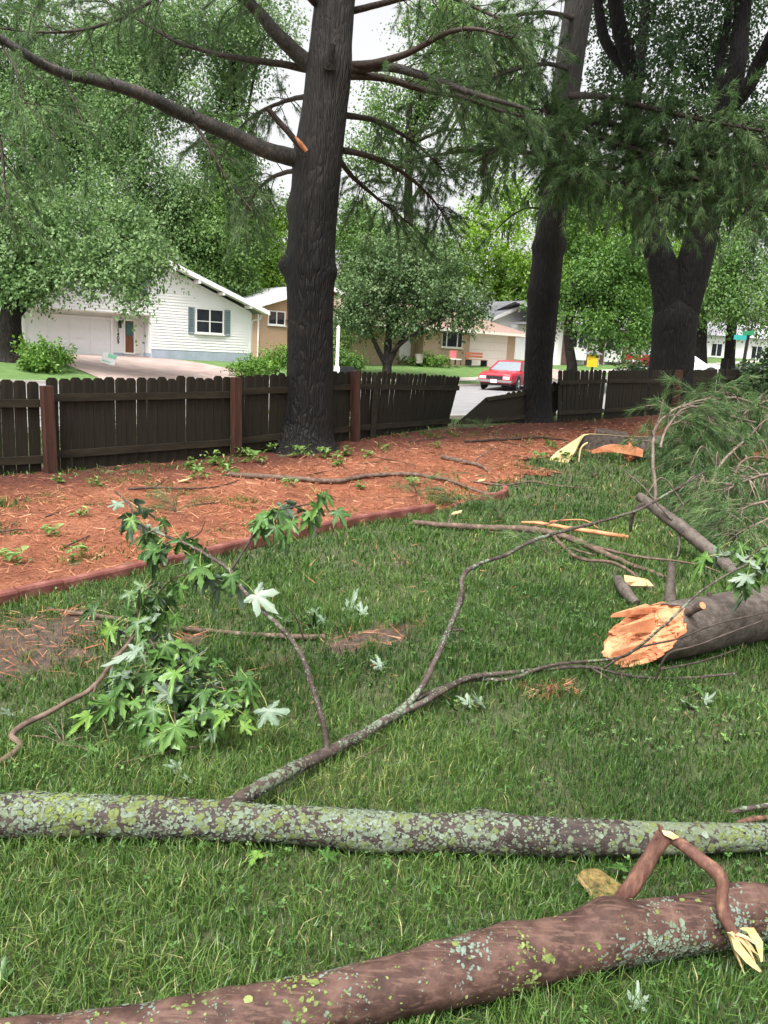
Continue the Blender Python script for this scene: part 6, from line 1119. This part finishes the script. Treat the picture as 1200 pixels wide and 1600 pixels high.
# ------------------------------------------------------------------ lawn grass, real blades, thinner with distance
def blades(n, x0, x1, y0, y1, ht, wd, seed, segs=2, keep=None):
    rg_ = np.random.default_rng(seed); x = rg_.uniform(x0, x1, n); y = rg_.uniform(y0, y1, n)
    k = np.abs(x) < .55 * y + 1.6
    if keep is not None: k &= keep(x, y, rg_)
    x, y = x[k], y[k]; n = len(x)
    cl = n2(x, y, 7, 1); z = H(x, y) + (n2(x, y, 1.1, 2) - .5) * .03 - .004
    h = ht * rg_.uniform(.5, 1.25, n) * (.65 + .7 * cl) * (.8 + .4 * n2(x, y, 1.5, 6)); a = rg_.uniform(0, 2 * math.pi, n) + (n2(x, y, 3, 9) - .5) * 3
    ln = rg_.uniform(.2, 1.1, n); dx, dy = np.cos(a) * ln, np.sin(a) * ln; sa = a + math.pi / 2 + rg_.normal(0, .5, n); w = wd * rg_.uniform(.6, 1.2, n) / 2; sx, sy = np.cos(sa) * w, np.sin(sa) * w
    b = np.stack([x, y, z], -1); s = np.stack([sx, sy, 0 * sx], -1); m = b + np.stack([dx * h * .3, dy * h * .3, h * .62], -1); t = b + np.stack([dx * h * .95, dy * h * .95, h * (1.05 - .25 * ln)], -1)
    rn = np.clip(rg_.beta(1.6, 1.6, n) * .72 + cl * .2 + (n2(x, y, .9, 12) - .55) * .4 + (rg_.random(n) < .03) * .4 + (rg_.random(n) < .1) * .1, 0, 1)
    v = np.stack([b - s, b + s, m + s * .85, m - s * .85, t], 1); i = np.arange(n)[:, None] * 5
    return v.reshape(-1, 3), i + np.array([[0, 1, 2, 3]]), i + np.array([[3, 2, 4]]), np.repeat(rn, 5)
def lawn_keep(x, y, rg_):
    bm = bedmask(x, y); br_ = bare(x, y); edge = (bm > -.02) & (y < 8.5)
    return ((bm < 0) | (rg_.random(len(x)) < .02 + .55 * (n2(x, y, 1.6, 31) > .66) + .5 * sst(.55, .1, bm) * (n2(x, y, 2.5, 33) > .42) * (y < 6.5))) & ~edge | ((bm > .06) & (bm < .5) & (n2(x, y, 1.8, 33) > .5) & (rg_.random(len(x)) < .5)) if False else (((bm < -.03) | ((bm > .07) & (rg_.random(len(x)) < .85 * (n2(x, y, 1.3, 31) > .6) * (n2(x, y, 6, 35) > .4) + .75 * sst(.75, .2, bm) * (n2(x, y, 1.7, 33) > .5) * (n2(x, y, 7, 36) > .35)))) & (rg_.random(len(x)) > sst(.0, .5, br_) * .93) & (rg_.random(len(x)) < .45 + 1.1 * n2(x, y, 4.5, 21)))
mb = MB()
for n, y0, y1, ht, wd, sd_ in ((160000, 1.15, 3.1, .068, .0036, 1), (118000, 3.1, 5.6, .066, .0052, 2), (78000, 5.6, 9.0, .07, .009, 3), (52000, 9.0, 14.5, .08, .014, 4), (9000, 14.5, 21, .09, .022, 5)):
    W_ = .55 * y1 + 1.6; v, f4, f3, rn = blades(n, -W_, W_, y0, y1, ht, wd, sd_, keep=lawn_keep); mb.add(v, f4, 0, False, rn); mb.F.append((f3 + mb.n - len(v), 0, False))
tag(mb.build('grass', MT['grass']), 'short uneven green lawn grass between the logs', 'grass', kind='stuff')
# clover and small broad leaves mixed into the turf
rg = np.random.default_rng(18); n = 5200; x = rg.uniform(-3.4, 3.4, n); y = rg.uniform(1.2, 6.2, n); k = (np.abs(x) < .52 * y + .3) & (bedmask(x, y) < -.05) & (rg.random(n) < sst(.56, .72, n2(x, y, 1.9, 44)) + .05); x, y = x[k], y[k]; n = len(x); b = np.stack([x, y, H(x, y) + rg.uniform(.03, .06, n)], -1); V_ = []; a0 = rg.uniform(0, 6.3, n); sz = rg.uniform(.006, .014, n)
for q in range(3):
    a = a0 + q * 2.09; d = np.stack([np.cos(a), np.sin(a), rg.normal(0.1, .25, n)], -1) * sz[:, None]; w = np.stack([-np.sin(a), np.cos(a), rg.normal(0, .2, n)], -1) * sz[:, None] * .55; V_.append(np.stack([b, b + d * .7 + w, b + d * 1.25, b + d * .7 - w], 1))
v = np.concatenate(V_).reshape(-1, 3); mb = MB(); mb.add(v, np.arange(len(v)).reshape(-1, 4), 0, False, np.tile(np.repeat(rg.random(n), 4), 3)); tag(mb.build('clover', MT['leaf_clover']), 'small clover leaves scattered through the lawn', 'clover', kind='stuff')
# dry straw: loose needles over the bed, a few in the lawn
rg = np.random.default_rng(8); n = 120000; x = rg.uniform(-8, 9, n); y = rg.uniform(3.2, 18, n); bm = bedmask(x, y); br_ = bare(x, y); k = (np.abs(x) < .55 * y + .6) & ((bm > 0) & (rg.random(n) < 1.1 - sst(-1.6, -.6, (y - x - 13.4) / S2)) | (br_ > .05) | (rg.random(n) < .02)); x, y = x[k], y[k]; n = len(x)
b = np.stack([x, y, H(x, y) + .02 + (n2(x, y, 2.2, 4) - .5) * .03 + rg.uniform(0, .03, n)], -1); a = rg.uniform(0, 2 * math.pi, n); d = np.stack([np.cos(a), np.sin(a), rg.normal(0, .22, n)], -1); l = rg.uniform(.06, .17, n)[:, None]; s = np.stack([-np.sin(a), np.cos(a), rg.normal(0, .5, n)], -1) * (.0013 + .00028 * y)[:, None]
v = np.stack([b - s, b + s, b + d * l], 1).reshape(-1, 3); mb = MB(); mb.add(v, np.arange(len(v)).reshape(-1, 3), 0, False, np.repeat(np.clip(rg.beta(2, 2, n), 0, 1), 3)); tag(mb.build('pine_straw', MT['straw']), 'loose orange-brown pine straw covering the bed', 'pine straw', kind='stuff')
